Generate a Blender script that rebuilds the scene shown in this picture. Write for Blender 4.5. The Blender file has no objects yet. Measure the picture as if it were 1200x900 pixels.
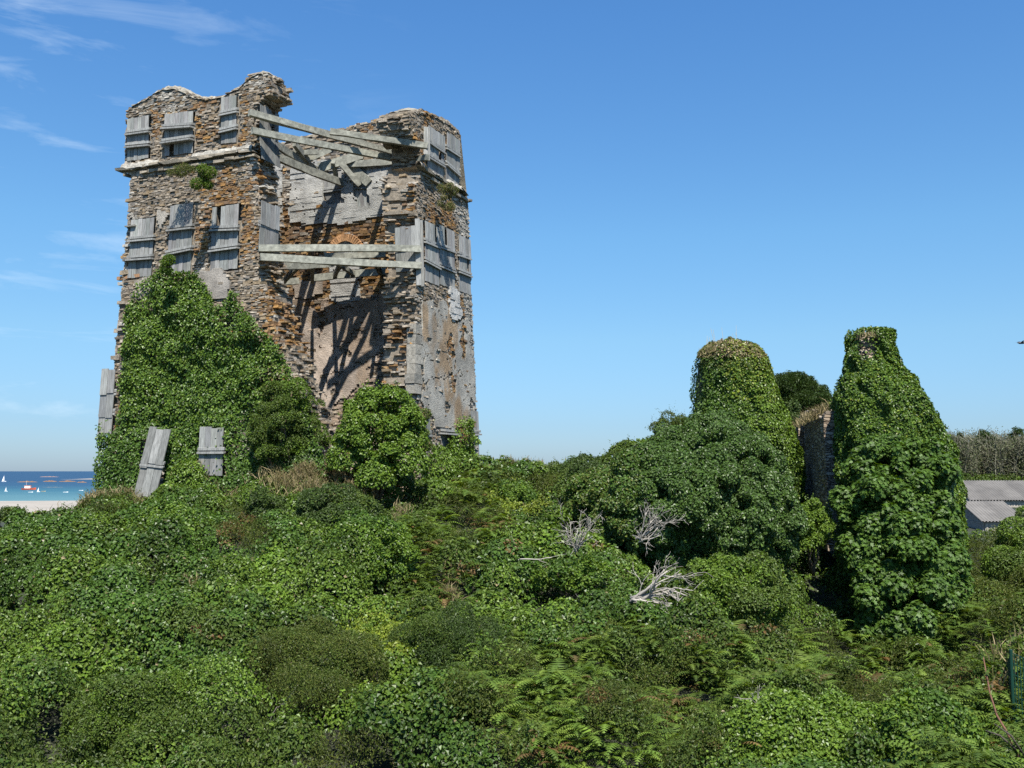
import bpy, math
import numpy as np
from math import radians, sin, cos, pi

SC = bpy.context.scene
COL = SC.collection
rng = np.random.default_rng(11)

# ------------------------------------------------------------------ camera
F = 1150.0                      # focal length for a frame 1200 wide
PITCH = math.atan(102.0 / F)
CZ = 12.0                       # eye height above the sea
cam_d = bpy.data.cameras.new("camera")
cam = bpy.data.objects.new("camera", cam_d)
COL.objects.link(cam)
cam.location = (0, 0, CZ)
cam.rotation_euler = (pi / 2 + PITCH, 0, 0)
cam_d.sensor_width = 36.0
cam_d.lens = 36.0 * F / 1200.0
cam_d.clip_start = 0.1
cam_d.clip_end = 60000
SC.camera = cam
cp, sp = cos(PITCH), sin(PITCH)


def project(P):
    P = np.atleast_2d(np.asarray(P, float))
    dx, dy, dz = P[:, 0], P[:, 1], P[:, 2] - CZ
    zc = dy * cp + dz * sp
    yc = -dy * sp + dz * cp
    return 600 + F * dx / zc, 450 - F * yc / zc


def at(px, py, Y):
    """point seen at photo pixel (1200x900) at distance Y along +y"""
    x = (px - 600) / F
    y = (450 - py) / F
    r = np.array([x, cp - y * sp, sp + y * cp])
    p = r * (Y / r[1])
    return np.array([p[0], p[1], p[2] + CZ])


# ------------------------------------------------------------------ helpers
def inpoly(px, py, poly):
    poly = np.asarray(poly, float)
    x0, y0 = poly[:, 0], poly[:, 1]
    x1, y1 = np.roll(x0, -1), np.roll(y0, -1)
    res = np.zeros(px.shape, bool)
    for a, b, c, d in zip(x0, y0, x1, y1):
        if b == d:
            continue
        cond = ((b > py) != (d > py)) & (px < (c - a) * (py - b) / (d - b) + a)
        res ^= cond
    return res


def _h(i, j, k, seed):
    n = (i * 374761393 + j * 668265263 + k * 2147483647 + seed * 144665) & 0xFFFFFFFF
    n = ((n ^ (n >> 13)) * 1274126177) & 0xFFFFFFFF
    n = n ^ (n >> 16)
    return (n & 0xFFFF) / 65535.0


def vnoise(x, y, z=None, seed=0):
    x = np.asarray(x, float); y = np.asarray(y, float)
    z = np.zeros_like(x) if z is None else np.asarray(z, float)
    i, j, k = np.floor(x).astype(np.int64), np.floor(y).astype(np.int64), np.floor(z).astype(np.int64)
    u, v, w = x - i, y - j, z - k
    u, v, w = u * u * (3 - 2 * u), v * v * (3 - 2 * v), w * w * (3 - 2 * w)
    r = 0
    for a in (0, 1):
        for b in (0, 1):
            for c in (0, 1):
                r = r + _h(i + a, j + b, k + c, seed) * (u if a else 1 - u) * (v if b else 1 - v) * (w if c else 1 - w)
    return r


def fbm(x, y, z=None, seed=0, o=3):
    r, a, s = 0, .5, 0
    z = np.zeros_like(np.asarray(x, float)) if z is None else z
    for n in range(o):
        r = r + a * vnoise(np.asarray(x) * 2 ** n, np.asarray(y) * 2 ** n, np.asarray(z) * 2 ** n, seed + n)
        s += a
        a *= .5
    return r / s


def unit(v):
    return v / np.maximum(np.linalg.norm(v, axis=-1, keepdims=True), 1e-9)


def mk(name, V, faces, mat, parent=None, col=None, smooth=False):
    """ONE mesh object from arrays; faces: list of (n,k) int arrays; col: per-face rgb"""
    V = np.asarray(V, float)
    if parent is not None:
        V = V - np.array(ORG[parent.name])
    faces = [np.asarray(f, np.int64) for f in (faces if isinstance(faces, list) else [faces]) if len(f)]
    me = bpy.data.meshes.new(name)
    me.vertices.add(len(V))
    me.vertices.foreach_set("co", V.astype(np.float32).ravel())
    loops = np.concatenate([f.ravel() for f in faces])
    tot = np.concatenate([np.full(len(f), f.shape[1]) for f in faces])
    start = np.concatenate([[0], np.cumsum(tot)[:-1]])
    me.loops.add(len(loops))
    me.loops.foreach_set("vertex_index", loops.astype(np.int32))
    me.polygons.add(len(tot))
    me.polygons.foreach_set("loop_start", start.astype(np.int32))
    me.polygons.foreach_set("loop_total", tot.astype(np.int32))
    me.polygons.foreach_set("use_smooth", np.full(len(tot), smooth, bool))
    if col is not None:
        at_ = me.attributes.new("Col", 'FLOAT_COLOR', 'FACE')
        c = np.ones((len(tot), 4), np.float32)
        c[:, :3] = np.clip(col, 0, 1)
        at_.data.foreach_set("color", c.ravel())
    me.update(calc_edges=True)
    me.materials.append(mat)
    o = bpy.data.objects.new(name, me)
    COL.objects.link(o)
    if parent is not None:
        o.parent = parent
        ORG[o.name] = ORG[parent.name]
    return o


ORG = {}


def tag(o, label, cat, group=None, kind=None):
    if label:
        o["label"] = label
    if cat:
        o["category"] = cat
    if group:
        o["group"] = group
    if kind:
        o["kind"] = kind
    return o


def thing(name, loc, label, cat, group=None):
    o = bpy.data.objects.new(name, None)
    o.empty_display_size = .3
    COL.objects.link(o)
    o.location = [float(v) for v in loc]
    ORG[o.name] = [float(v) for v in loc]
    return tag(o, label, cat, group)


class MB:
    """collects boxes, bars and tubes into one mesh"""
    def __init__(s):
        s.V = []; s.F4 = []; s.F3 = []; s.n = 0; s.c4 = []; s.c3 = []

    def add(s, V, F4=None, F3=None, col=(.5, .5, .5)):
        V = np.asarray(V, float)
        s.V.append(V)
        if F4 is not None and len(F4):
            s.F4.append(np.asarray(F4) + s.n); s.c4 += [col] * len(F4)
        if F3 is not None and len(F3):
            s.F3.append(np.asarray(F3) + s.n); s.c3 += [col] * len(F3)
        s.n += len(V)

    def hexa(s, c8, col=(.5, .5, .5)):
        s.add(c8, [[0, 3, 2, 1], [4, 5, 6, 7], [0, 1, 5, 4], [1, 2, 6, 5], [2, 3, 7, 6], [3, 0, 4, 7]], col=col)

    def beam(s, a, b, w, h, up=(0, 0, 1), col=(.5, .5, .5), jit=0.0):
        a, b = np.asarray(a, float), np.asarray(b, float)
        d = unit(b - a); side = unit(np.cross(d, up)); u = np.cross(side, d)
        q = [(-1, -1), (1, -1), (1, 1), (-1, 1)]
        V = [a + side * i * w / 2 + u * j * h / 2 for i, j in q] + [b + side * i * w / 2 + u * j * h / 2 for i, j in q]
        V = np.array(V) + rng.normal(0, jit, (8, 3)) if jit else np.array(V)
        s.hexa(V, col)

    def tube(s, pts, rad, n=6, col=(.5, .5, .5), cap=True):
        pts = np.asarray(pts, float)
        rad = np.broadcast_to(np.asarray(rad, float), (len(pts),))
        V = []
        d = unit(np.gradient(pts, axis=0))
        ref = np.array([.31, .17, .93])
        for p, t, r in zip(pts, d, rad):
            a = unit(np.cross(t, ref)); b = np.cross(t, a)
            for k in range(n):
                an = 2 * pi * k / n
                V.append(p + (a * cos(an) + b * sin(an)) * r)
        F_ = []
        for i in range(len(pts) - 1):
            for k in range(n):
                F_.append([i * n + k, i * n + (k + 1) % n, (i + 1) * n + (k + 1) % n, (i + 1) * n + k])
        T = []
        if cap:
            m = len(pts) - 1
            for k in range(1, n - 1):
                T.append([0, k + 1, k]); T.append([m * n, m * n + k, m * n + k + 1])
        s.add(V, F_, T, col)

    def build(s, name, mat, parent=None, smooth=False):
        fs, cs = [], []
        if s.F4:
            fs.append(np.concatenate(s.F4)); cs.append(np.array(s.c4))
        if s.F3:
            fs.append(np.concatenate(s.F3)); cs.append(np.array(s.c3))
        return mk(name, np.concatenate(s.V), fs, mat, parent, np.concatenate(cs), smooth)


# ------------------------------------------------------------------ materials
def newmat(name):
    m = bpy.data.materials.new(name)
    m.use_nodes = True
    nt = m.node_tree
    nt.nodes.clear()
    out = nt.nodes.new("ShaderNodeOutputMaterial")
    return m, nt, out


def N(nt, kind, **kw):
    n = nt.nodes.new("ShaderNode" + kind)
    for k, v in kw.items():
        if k in n.inputs:
            n.inputs[k].default_value = v
        else:
            setattr(n, k, v)
    return n


def leaf_mat(name, rough=.45, trans=.22, spec=.5):
    m, nt, out = newmat(name)
    a = N(nt, "Attribute", attribute_name="Col")
    p = N(nt, "BsdfPrincipled", Roughness=rough)
    p.inputs["Specular IOR Level"].default_value = spec
    t = N(nt, "BsdfTranslucent")
    hs = N(nt, "HueSaturation", Hue=.485, Saturation=1.15, Value=1.5)
    mx = N(nt, "MixShader", Fac=trans)
    L = nt.links.new
    L(a.outputs["Color"], p.inputs["Base Color"])
    L(a.outputs["Color"], hs.inputs["Color"])
    L(hs.outputs[0], t.inputs["Color"])
    L(p.outputs[0], mx.inputs[1]); L(t.outputs[0], mx.inputs[2])
    L(mx.outputs[0], out.inputs[0])
    return m


def attr_mat(name, rough=.9, nscale=9.0, lo=.7, hi=1.25, bump=.5, bscale=40.0, stretch=(1, 1, 1), dist=.02, spec=.3):
    """attribute colour broken up by noise, with a bump"""
    m, nt, out = newmat(name)
    L = nt.links.new
    a = N(nt, "Attribute", attribute_name="Col")
    tc = N(nt, "TexCoord")
    mp = N(nt, "Mapping")
    mp.inputs["Scale"].default_value = stretch
    L(tc.outputs["Object"], mp.inputs[0])
    n1 = N(nt, "TexNoise", Scale=nscale, Detail=6.0, Roughness=.65)
    n2 = N(nt, "TexNoise", Scale=bscale, Detail=5.0, Roughness=.7)
    L(mp.outputs[0], n1.inputs["Vector"]); L(mp.outputs[0], n2.inputs["Vector"])
    mr = N(nt, "MapRange")
    mr.inputs["From Min"].default_value = .3; mr.inputs["From Max"].default_value = .7
    mr.inputs["To Min"].default_value = lo; mr.inputs["To Max"].default_value = hi
    L(n1.outputs["Fac"], mr.inputs["Value"])
    vm = N(nt, "VectorMath", operation='SCALE')
    L(a.outputs["Color"], vm.inputs[0]); L(mr.outputs[0], vm.inputs["Scale"])
    p = N(nt, "BsdfPrincipled", Roughness=rough)
    p.inputs["Specular IOR Level"].default_value = spec
    L(vm.outputs[0], p.inputs["Base Color"])
    b = N(nt, "Bump", Strength=bump, Distance=dist)
    L(n2.outputs["Fac"], b.inputs["Height"]); L(b.outputs[0], p.inputs["Normal"])
    L(p.outputs[0], out.inputs[0])
    return m


def plain_mat(name, rgb, rough=.6, nscale=6., var=.25, bump=0., bscale=30., metal=0.):
    m, nt, out = newmat(name)
    L = nt.links.new
    tc = N(nt, "TexCoord")
    n1 = N(nt, "TexNoise", Scale=nscale, Detail=5.0)
    L(tc.outputs["Object"], n1.inputs["Vector"])
    mr = N(nt, "MapRange")
    mr.inputs["From Min"].default_value = .3; mr.inputs["From Max"].default_value = .7
    mr.inputs["To Min"].default_value = 1 - var; mr.inputs["To Max"].default_value = 1 + var
    L(n1.outputs["Fac"], mr.inputs["Value"])
    vm = N(nt, "VectorMath", operation='SCALE')
    vm.inputs[0].default_value = rgb
    L(mr.outputs[0], vm.inputs["Scale"])
    p = N(nt, "BsdfPrincipled", Roughness=rough, Metallic=metal)
    L(vm.outputs[0], p.inputs["Base Color"])
    if bump:
        n2 = N(nt, "TexNoise", Scale=bscale, Detail=5.0)
        L(tc.outputs["Object"], n2.inputs["Vector"])
        b = N(nt, "Bump", Strength=bump, Distance=.03)
        L(n2.outputs["Fac"], b.inputs["Height"]); L(b.outputs[0], p.inputs["Normal"])
    L(p.outputs[0], out.inputs[0])
    return m


M_STONE = attr_mat("rubble_stone", .92, 7, .55, 1.35, .8, 30, dist=.03)
M_PLASTER = attr_mat("old_plaster", .95, 2.2, .72, 1.2, .9, 14, dist=.04)
M_MORTAR = attr_mat("mortar", .95, 3.5, .5, 1.35, .8, 16, dist=.05)
M_WOOD = attr_mat("weathered_wood", .85, 3.0, .58, 1.35, .5, 14, stretch=(6, 6, .7), dist=.01)
M_BEAM = attr_mat("weathered_beam", .85, 5, .5, 1.4, .6, 22, dist=.015)
M_IVY = leaf_mat("ivy_leaf", .42, .22, .28)
M_LEAF = leaf_mat("leaf", .5, .26, .25)
M_FERN = leaf_mat("fern", .6, .3, .25)
M_GRASS = leaf_mat("dry_grass", .7, .3, .2)
M_BARK = attr_mat("bark", .9, 8, .7, 1.2, .6, 30, dist=.02)
M_DEAD = attr_mat("dead_wood", .8, 9, .75, 1.2, .3, 30, dist=.01)
M_PAINT = attr_mat("boat_paint", .45, 3, .9, 1.1, .1, 10, dist=.01)
M_ROCK = attr_mat("sea_rock", .9, .5, .6, 1.3, .8, 2, dist=.3)

# ------------------------------------------------------------------ tower frame
TN = np.array([-5.52, 36.0])
TA = unit(np.array([-0.922, 0.386]))
TB = np.array([-TA[1], TA[0]]) * -1      # perpendicular, pointing away from the viewer
TN = TN + TA * .26 + TB * .26
LA, LB, TH = 11.4, 9.25, 1.4
ZC = 12.55                                # cornice height above the eye


def tw(s, t, z):
    """tower coordinates (along front wall, depth, height over the eye) -> world, walls battered"""
    s, t, z = np.broadcast_arrays(np.asarray(s, float), np.asarray(t, float), np.asarray(z, float))
    k = np.where(z < ZC, 1 + .0062 * (ZC - z), 1.0)
    low = z < ZC + .15                       # the top storey is set back on the right
    ss = np.where(low, LA / 2 + (s - LA / 2) * k, s * 1.033)
    inner = np.clip((s - .9) / .5, 0, 1)      # inside, the set-back is gradual
    ramp = np.clip((z - 6.0) / (ZC + .15 - 6.0), 0, 1)
    q = np.where(low, inner * ramp, 1.0)
    tt = (LB / 2 + (t - LB / 2) * k) * (1 - q) + (.1 * (1 - inner * .9) + t * .90) * q
    return np.stack([TN[0] + TA[0] * ss + TB[0] * tt, TN[1] + TA[1] * ss + TB[1] * tt, z + CZ], -1)


def face_at(px, py, face, off=0.0):
    """(u,z) on a tower face for a photo pixel. faces: A t=off, B s=off, Ai inner back wall, EA/EB broken ends s/t=off"""
    f = {"A": lambda u, z: tw(u, off, z), "B": lambda u, z: tw(off, u, z), "Ai": lambda u, z: tw(u, LB - TH - off, z),
         "EA": lambda u, z: tw(off, u, z), "EB": lambda u, z: tw(u, off, z)}[face]
    u, z = 4.0, 8.0
    for _ in range(30):
        p0 = np.array(project(f(u, z))).ravel()
        e = np.array([px, py]) - p0
        J = np.array([(np.array(project(f(u + 1e-3, z))).ravel() - p0) / 1e-3,
                      (np.array(project(f(u, z + 1e-3))).ravel() - p0) / 1e-3]).T
        d = np.linalg.solve(J, e)
        u += np.clip(d[0], -3, 3); z += np.clip(d[1], -3, 3)
    return u, z


POLY_A = [(80, 680), (80, 131), (152, 128), (158, 122), (172, 116), (182, 109), (192, 104), (206, 103), (216, 107), (226, 113), (238, 115),
          (256, 114), (262, 113), (270, 107), (283, 102), (286, 96), (292, 91), (300, 87), (307, 84), (313, 89), (317, 97), (318, 107),
          (316, 112), (313, 109), (310, 107), (308, 109), (304, 116), (301, 126), (298, 136), (297, 152), (297, 185), (301, 200),
          (299, 212), (303, 225), (302, 240), (305, 262), (303, 285), (307, 300), (303, 318), (310, 335), (318, 350), (320, 372),
          (327, 395), (336, 412), (343, 440), (352, 470), (366, 500), (380, 540), (392, 680)]
POLY_B = [(499, 131), (512, 137), (530, 148), (539, 158), (600, 158), (600, 690), (486, 690), (488, 560), (489, 470), (486, 450), (488, 395),
          (487, 380), (491, 360), (486, 345), (489, 330), (491, 300), (491, 262), (486, 250), (489, 235), (486, 220), (492, 205),
          (496, 192), (494, 168), (484, 164), (480, 150), (478, 136), (488, 130)]
# the inner side of the back wall: its ragged top
POLY_Ai = [(200, 690), (200, 180), (330, 168), (352, 160), (378, 158), (392, 152), (404, 151), (416, 146), (432, 143), (446, 139), (458, 135),
           (470, 131), (492, 130), (506, 134), (540, 150), (640, 160), (640, 690)]


def wallmask(face, u, z):
    if face == "A":
        px, py = project(tw(u, 0, z).reshape(-1, 3))
        return inpoly(px, py, POLY_A) & (u.ravel() <= LA)
    if face == "B":
        px, py = project(tw(0, u, z).reshape(-1, 3))
        return inpoly(px, py, POLY_B) & (u.ravel() <= LB)
    if face == "Ai":
        px, py = project(tw(u, LB - TH, z).reshape(-1, 3))
        return inpoly(px, py, POLY_Ai) & (u.ravel() >= -.0) & (u.ravel() <= LA)
    if face in ("Bi", "Bo"):   # left wall, hidden behind the front one: level top with ragged edge
        zz = 15.1 + .5 * (vnoise(u.ravel() * .9, u.ravel() * 0, seed=5) - .5)
        return (z.ravel() < zz) & (u.ravel() <= LB)


class Stones:
    """thousands of rough stones collected into one masonry mesh, in tower coordinates"""
    def __init__(s):
        s.V = []; s.c = []

    def add(s, cen, U, Nn, hu, hn, hz, col, jit=.018):
        n = len(cen)
        if n == 0:
            return
        q = np.array([(-1, -1, -1), (1, -1, -1), (1, 1, -1), (-1, 1, -1), (-1, -1, 1), (1, -1, 1), (1, 1, 1), (-1, 1, 1)], float)
        V = cen[:, None, :] + q[None, :, 0:1] * (U * hu[:, None])[:, None, :] + q[None, :, 1:2] * (Nn * hn[:, None])[:, None, :]
        V = V.copy()
        V[:, :, 2] += q[None, :, 2] * hz[:, None]
        V += rng.normal(0, 1, V.shape) * np.minimum(jit, .22 * np.minimum(hu, hz))[:, None, None]
        s.V.append(V.reshape(-1, 3)); s.c.append(col)

    def build(s, name, mat, parent, core=None):
        V = np.concatenate(s.V); n = len(V) // 8
        f = np.array([[0, 3, 2, 1], [4, 5, 6, 7], [0, 1, 5, 4], [1, 2, 6, 5], [2, 3, 7, 6], [3, 0, 4, 7]])
        Fq = (np.arange(n)[:, None, None] * 8 + f[None]).reshape(-1, 4)
        c = np.repeat(np.concatenate(s.c), 6, axis=0)
        if core is not None:
            cv, cf, cc = core
            Fq = np.concatenate([Fq, cf + len(V)]); V = np.concatenate([V, cv]); c = np.concatenate([c, cc])
        return mk(name, tw(V[:, 0], V[:, 1], V[:, 2]), Fq, mat, parent, c)


PAL = .90 * np.array([(.28, .235, .18), (.22, .175, .125), (.32, .27, .21), (.17, .14, .105), (.37, .32, .255), (.25, .19, .12), (.19, .17, .145), (.29, .235, .165), (.24, .20, .15)])
OCH = .72 * np.array([(.33, .19, .08), (.28, .165, .08), (.25, .16, .09), (.38, .25, .12), (.20, .13, .08), (.36, .195, .065)])
GRY = .95 * np.array([(.31, .29, .25), (.36, .335, .285), (.27, .25, .215), (.40, .37, .32)])


def stone_col(u, z, ochre, seed):
    n = len(u)
    c = PAL[rng.integers(0, len(PAL), n)].copy()
    o = fbm(u * .55, z * .55, seed=seed, o=3)
    pick = rng.random(n) < np.clip((o - .55) * 6 + ochre, 0, .8)
    c[pick] = OCH[rng.integers(0, len(OCH), pick.sum())]
    g = fbm(u * .4 + 7, z * .5, seed=seed + 9, o=2)
    pk = (rng.random(n) < np.clip((g - .58) * 5, 0, .6)) & ~pick
    c[pk] = GRY[rng.integers(0, len(GRY), pk.sum())]
    return c * rng.uniform(.8, 1.2, (n, 1))


def rows(z0, z1, h0, h1):
    z = z0
    while z < z1:
        h = rng.uniform(h0, h1)
        yield z + h / 2, h
        z += h


def lay(st, face, u0, u1, z0, z1, holes=(), h=(.035, .115), ln=(.07, .28), prot=.02, ochre=.0, seed=1, mask=None, colf=None, tbase=0., spread=None):
    """courses of stones on a wall face; holes: (u0,u1,z0,z1) openings to skip"""
    cu, cz, hu, hz = [], [], [], []
    for zc, hh in rows(z0, z1, *h):
        ls = rng.uniform(*ln, int((u1 - u0) / ln[0]) + 4)
        e = u0 - rng.random() * .3 + np.concatenate([[0], np.cumsum(ls)])
        e = np.clip(e[e < u1 + .2], u0, u1 + rng.uniform(-.03, .05))
        e = np.unique(e)
        c = (e[1:] + e[:-1]) / 2
        cu.append(c); cz.append(np.full(len(c), zc)); hu.append((e[1:] - e[:-1]) / 2); hz.append(np.full(len(c), hh / 2))
    cu, cz, hu, hz = map(np.concatenate, (cu, cz, hu, hz))
    cz = cz + rng.normal(0, .014, len(cz)) + .05 * np.sin(cu * .9 + cz * 1.3) + .035 * np.sin(cu * 2.3 - cz)
    ok = (mask or (lambda u, z: wallmask(face, u, z)))(cu, cz)
    for a, b, c, d in holes:
        ok &= ~((cu + hu > a - .05) & (cu - hu < b + .05) & (cz > c - .07) & (cz < d + .06))
    cu, cz, hu, hz = cu[ok], cz[ok], hu[ok], hz[ok]
    n = len(cu)
    p = np.abs(rng.normal(0, prot, n)) + .02
    big = rng.random(n) < .05
    p[big] += rng.uniform(.02, .07, big.sum())
    dp = .16
    z0_, o_ = np.zeros(n), np.ones(n)
    if face == "A":
        cen = np.stack([cu, -p + dp + tbase, cz], 1); U = (1, 0, 0); Nn = (0, -1, 0)
    elif face == "B":
        cen = np.stack([-p + dp + tbase, cu, cz], 1); U = (0, 1, 0); Nn = (-1, 0, 0)
    elif face == "Ai":
        cen = np.stack([cu, LB - TH - p + dp, cz], 1); U = (1, 0, 0); Nn = (0, -1, 0)
    elif face == "Ao":
        cen = np.stack([cu, LB + p - dp, cz], 1); U = (1, 0, 0); Nn = (0, 1, 0)
    elif face == "Bo":
        cen = np.stack([LA + p - dp, cu, cz], 1); U = (0, 1, 0); Nn = (1, 0, 0)
    elif face == "Bi":
        cen = np.stack([LA - TH - p + dp, cu, cz], 1); U = (0, 1, 0); Nn = (-1, 0, 0)
    elif face == "Abk":     # inner side of the front wall
        cen = np.stack([cu, TH + p - dp, cz], 1); U = (1, 0, 0); Nn = (0, 1, 0)
    elif face == "Bbk":
        cen = np.stack([TH + p - dp, cu, cz], 1); U = (0, 1, 0); Nn = (1, 0, 0)
    c = colf(cu, cz) if colf else stone_col(cu, cz, ochre, seed)
    gap = .95
    st.add(cen, np.tile(U, (n, 1)).astype(float), np.tile(Nn, (n, 1)).astype(float), hu * gap, np.full(n, dp), hz * gap * rng.uniform(.8, 1.1, n), c, jit=.024)


def edge_of(face, z, u_hi, lo=True):
    us = np.arange(0, u_hi, .04)
    m = wallmask(face, us, np.full_like(us, z))
    w = np.nonzero(m)[0]
    return us[w[0]] if len(w) else None


def lay_end(st, face, z0, z1, ochre=.05, seed=3, h=(.04, .12), ragged=.15):
    """raw broken end of a wall: the rubble core sticking out course by course"""
    for zc, hh in rows(z0, z1, *h):
        e = edge_of(face, zc, LA if face == "A" else LB)
        if e is None:
            continue
        t = .02
        while t < TH - .05:
            l = rng.uniform(.12, .38)
            tt = min(t + l, TH)
            out = abs(rng.normal(0, ragged)) - .04
            dpt = rng.uniform(.2, .34)
            cu = e - out + dpt
            cen = np.array([[cu, (t + tt) / 2, zc]]) if face == "A" else np.array([[(t + tt) / 2, cu, zc]])
            U = np.array([[0, 1., 0]]) if face == "A" else np.array([[1., 0, 0]])
            Nn = np.array([[1., 0, 0]]) if face == "A" else np.array([[0, 1., 0]])
            st.add(cen, U, Nn, np.array([(tt - t) / 2 * .93]), np.array([dpt]), np.array([hh / 2 * .86]),
                   stone_col(np.array([tt + 31]), np.array([zc]), ochre, seed) * 1.08, jit=.03)
            t = tt


def slab(face, u0, u1, z0, z1, d0, d1, cell=.16, holes=(), hole_depth=.3, col=(.23, .195, .15), mask=None):
    """solid mortar core of a wall from a cell mask. depth d along t (A) or s (B)"""
    us = np.arange(u0 + cell / 2, u1, cell); zs = np.arange(z0 + cell / 2, z1, cell)
    Ug, Zg = np.meshgrid(us, zs, indexing="ij")
    mk_ = (mask or (lambda u, z: wallmask(face, u, z)))(Ug.ravel(), Zg.ravel()).reshape(Ug.shape)
    V, Fq = [], []
    m = np.pad(mk_, 1)
    n = 0
    dd = np.zeros_like(Ug) + d0
    for a, b, c, d in holes:
        dd[(Ug > a) & (Ug < b) & (Zg > c) & (Zg < d)] = d0 + hole_depth
    ddp = np.pad(dd, 1)

    def quad(p):
        nonlocal n
        V.extend(p); Fq.append([n, n + 1, n + 2, n + 3]); n += 4
    for i in range(len(us)):
        for j in range(len(zs)):
            if not mk_[i, j]:
                continue
            a, b, c, d = us[i] - cell / 2, us[i] + cell / 2, zs[j] - cell / 2, zs[j] + cell / 2
            e = dd[i, j]
            quad([(a, e, c), (b, e, c), (b, e, d), (a, e, d)])
            quad([(a, d1, c), (a, d1, d), (b, d1, d), (b, d1, c)])
            for (di, dj, P) in ((-1, 0, [(a, c), (a, d)]), (1, 0, [(b, c), (b, d)]), (0, -1, [(a, c), (b, c)]), (0, 1, [(a, d), (b, d)])):
                if not m[i + 1 + di, j + 1 + dj]:
                    quad([(P[0][0], e, P[0][1]), (P[1][0], e, P[1][1]), (P[1][0], d1, P[1][1]), (P[0][0], d1, P[0][1])])
                elif ddp[i + 1 + di, j + 1 + dj] > e + .01:
                    e2 = ddp[i + 1 + di, j + 1 + dj]
                    quad([(P[0][0], e, P[0][1]), (P[1][0], e, P[1][1]), (P[1][0], e2, P[1][1]), (P[0][0], e2, P[0][1])])
    V = np.array(V)
    if face in ("B", "Bi"):
        V = V[:, [1, 0, 2]]
    cc = np.tile(col, (len(Fq), 1)) * rng.uniform(.85, 1.15, (len(Fq), 1))
    return V, np.array(Fq), cc


# ------------------------------------------------------------------ the ruined tower
base = tw(LA / 2, LB / 2, -1.4).ravel()
tower = thing("ruined_tower", base, "tall square rubble-stone tower with its corner fallen open and its windows boarded",
              "ruined tower")


def win(face, x0, y0, x1, y1, off=0.0):
    """opening on a face from photo pixels of its opposite corners"""
    xm, ym = (x0 + x1) / 2, (y0 + y1) / 2
    ua = face_at(x0, ym, face, off)[0]; ub = face_at(x1, ym, face, off)[0]
    za = face_at(xm, y0, face, off)[1]; zb = face_at(xm, y1, face, off)[1]
    return min(ua, ub), max(ua, ub), min(za, zb), max(za, zb)


WA = [win("A", *q) for q in ((150, 138, 175, 187), (194, 133, 227, 181), (260, 114, 278, 168),
                             (153, 257, 180, 325), (199, 240, 226, 320), (249, 242, 280, 316))]
WA_low = [win("A", 234, 499, 262, 556, -.35)]
WB = [win("B", *q) for q in ((500, 154, 519, 206), (522, 160, 537, 215), (497, 263, 513, 332), (514, 268, 531, 336), (537, 279, 550, 343))]
WB_low = [win("B", 516, 484, 532, 528), win("B", 496, 486, 503, 535), win("B", 551, 482, 560, 536)]
WI = [win("Ai", 379, 200, 402, 241), win("Ai", 415, 196, 432, 243)]

ZB = -2.6
stA = Stones()
lay(stA, "A", 0, LA, ZB, 17.5, WA, seed=2, ochre=.03)
lay_end(stA, "A", -1.5, 16.6, ochre=.0)
lay(stA, "Abk", 2, LA, ZB, 16, h=(.14, .26), ln=(.3, .7), seed=12, mask=lambda u, z: wallmask("A", u - .25, z))
# stones hanging out of the far left edge
zz = np.sort(rng.uniform(4.5, 11.5, 46)); n = len(zz)
stA.add(np.stack([LA + rng.uniform(-.34, .02, n), rng.uniform(.05, .5, n), zz], 1), np.tile((1., 0, 0), (n, 1)), np.tile((0, 1., 0), (n, 1)),
        rng.uniform(.13, .27, n), rng.uniform(.15, .3, n), rng.uniform(.03, .09, n), stone_col(zz, zz, .4, 5))
wallA = stA.build("wall", M_STONE, tower, slab("A", 0, LA - .02, ZB, 17.5, .03, TH - .07, holes=WA))

stB = Stones()


def colB(u, z):
    c = stone_col(u, z, -.1, 21)
    px, py = project(tw(0, u, z))
    w = (np.abs(px - (533 + (py - 360) * .055)) < 9) & (py > 345) & (rng.random(len(u)) < .8)
    c[w] = OCH[rng.integers(0, len(OCH), w.sum())]
    q = (px > 543 + (py - 350) * .065) & (py > 240)
    c[q] = GRY[rng.integers(0, len(GRY), q.sum())] * rng.uniform(.8, 1.1, (q.sum(), 1))
    return c


lay(stB, "B", 0, LB, ZB, 17.5, WB, seed=22, colf=colB)
lay_end(stB, "B", -1.5, 16.6, seed=23, ochre=.1)
lay(stB, "Bbk", 2.5, LB, ZB, 16, h=(.14, .26), ln=(.3, .7), seed=24, mask=lambda u, z: wallmask("B", u - .25, z))
wallB = stB.build("wall", M_STONE, tower, slab("B", 0, LB - .02, ZB, 17.5, .03, TH - .07, holes=WB))

stI = Stones()


def colI(u, z):
    px, py = project(tw(u, LB - TH, z))
    c = stone_col(u, z, .02, 31)
    w = (py > 240) & (py < 345) & (rng.random(len(u)) < .8)
    c[w] = OCH[rng.integers(0, len(OCH), w.sum())] * rng.uniform(.75, 1.2, (w.sum(), 1))
    w = (py > 345) & (rng.random(len(u)) < .55)
    c[w] = np.array((.33, .26, .20)) * rng.uniform(.7, 1.2, (w.sum(), 1))
    return c


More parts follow.
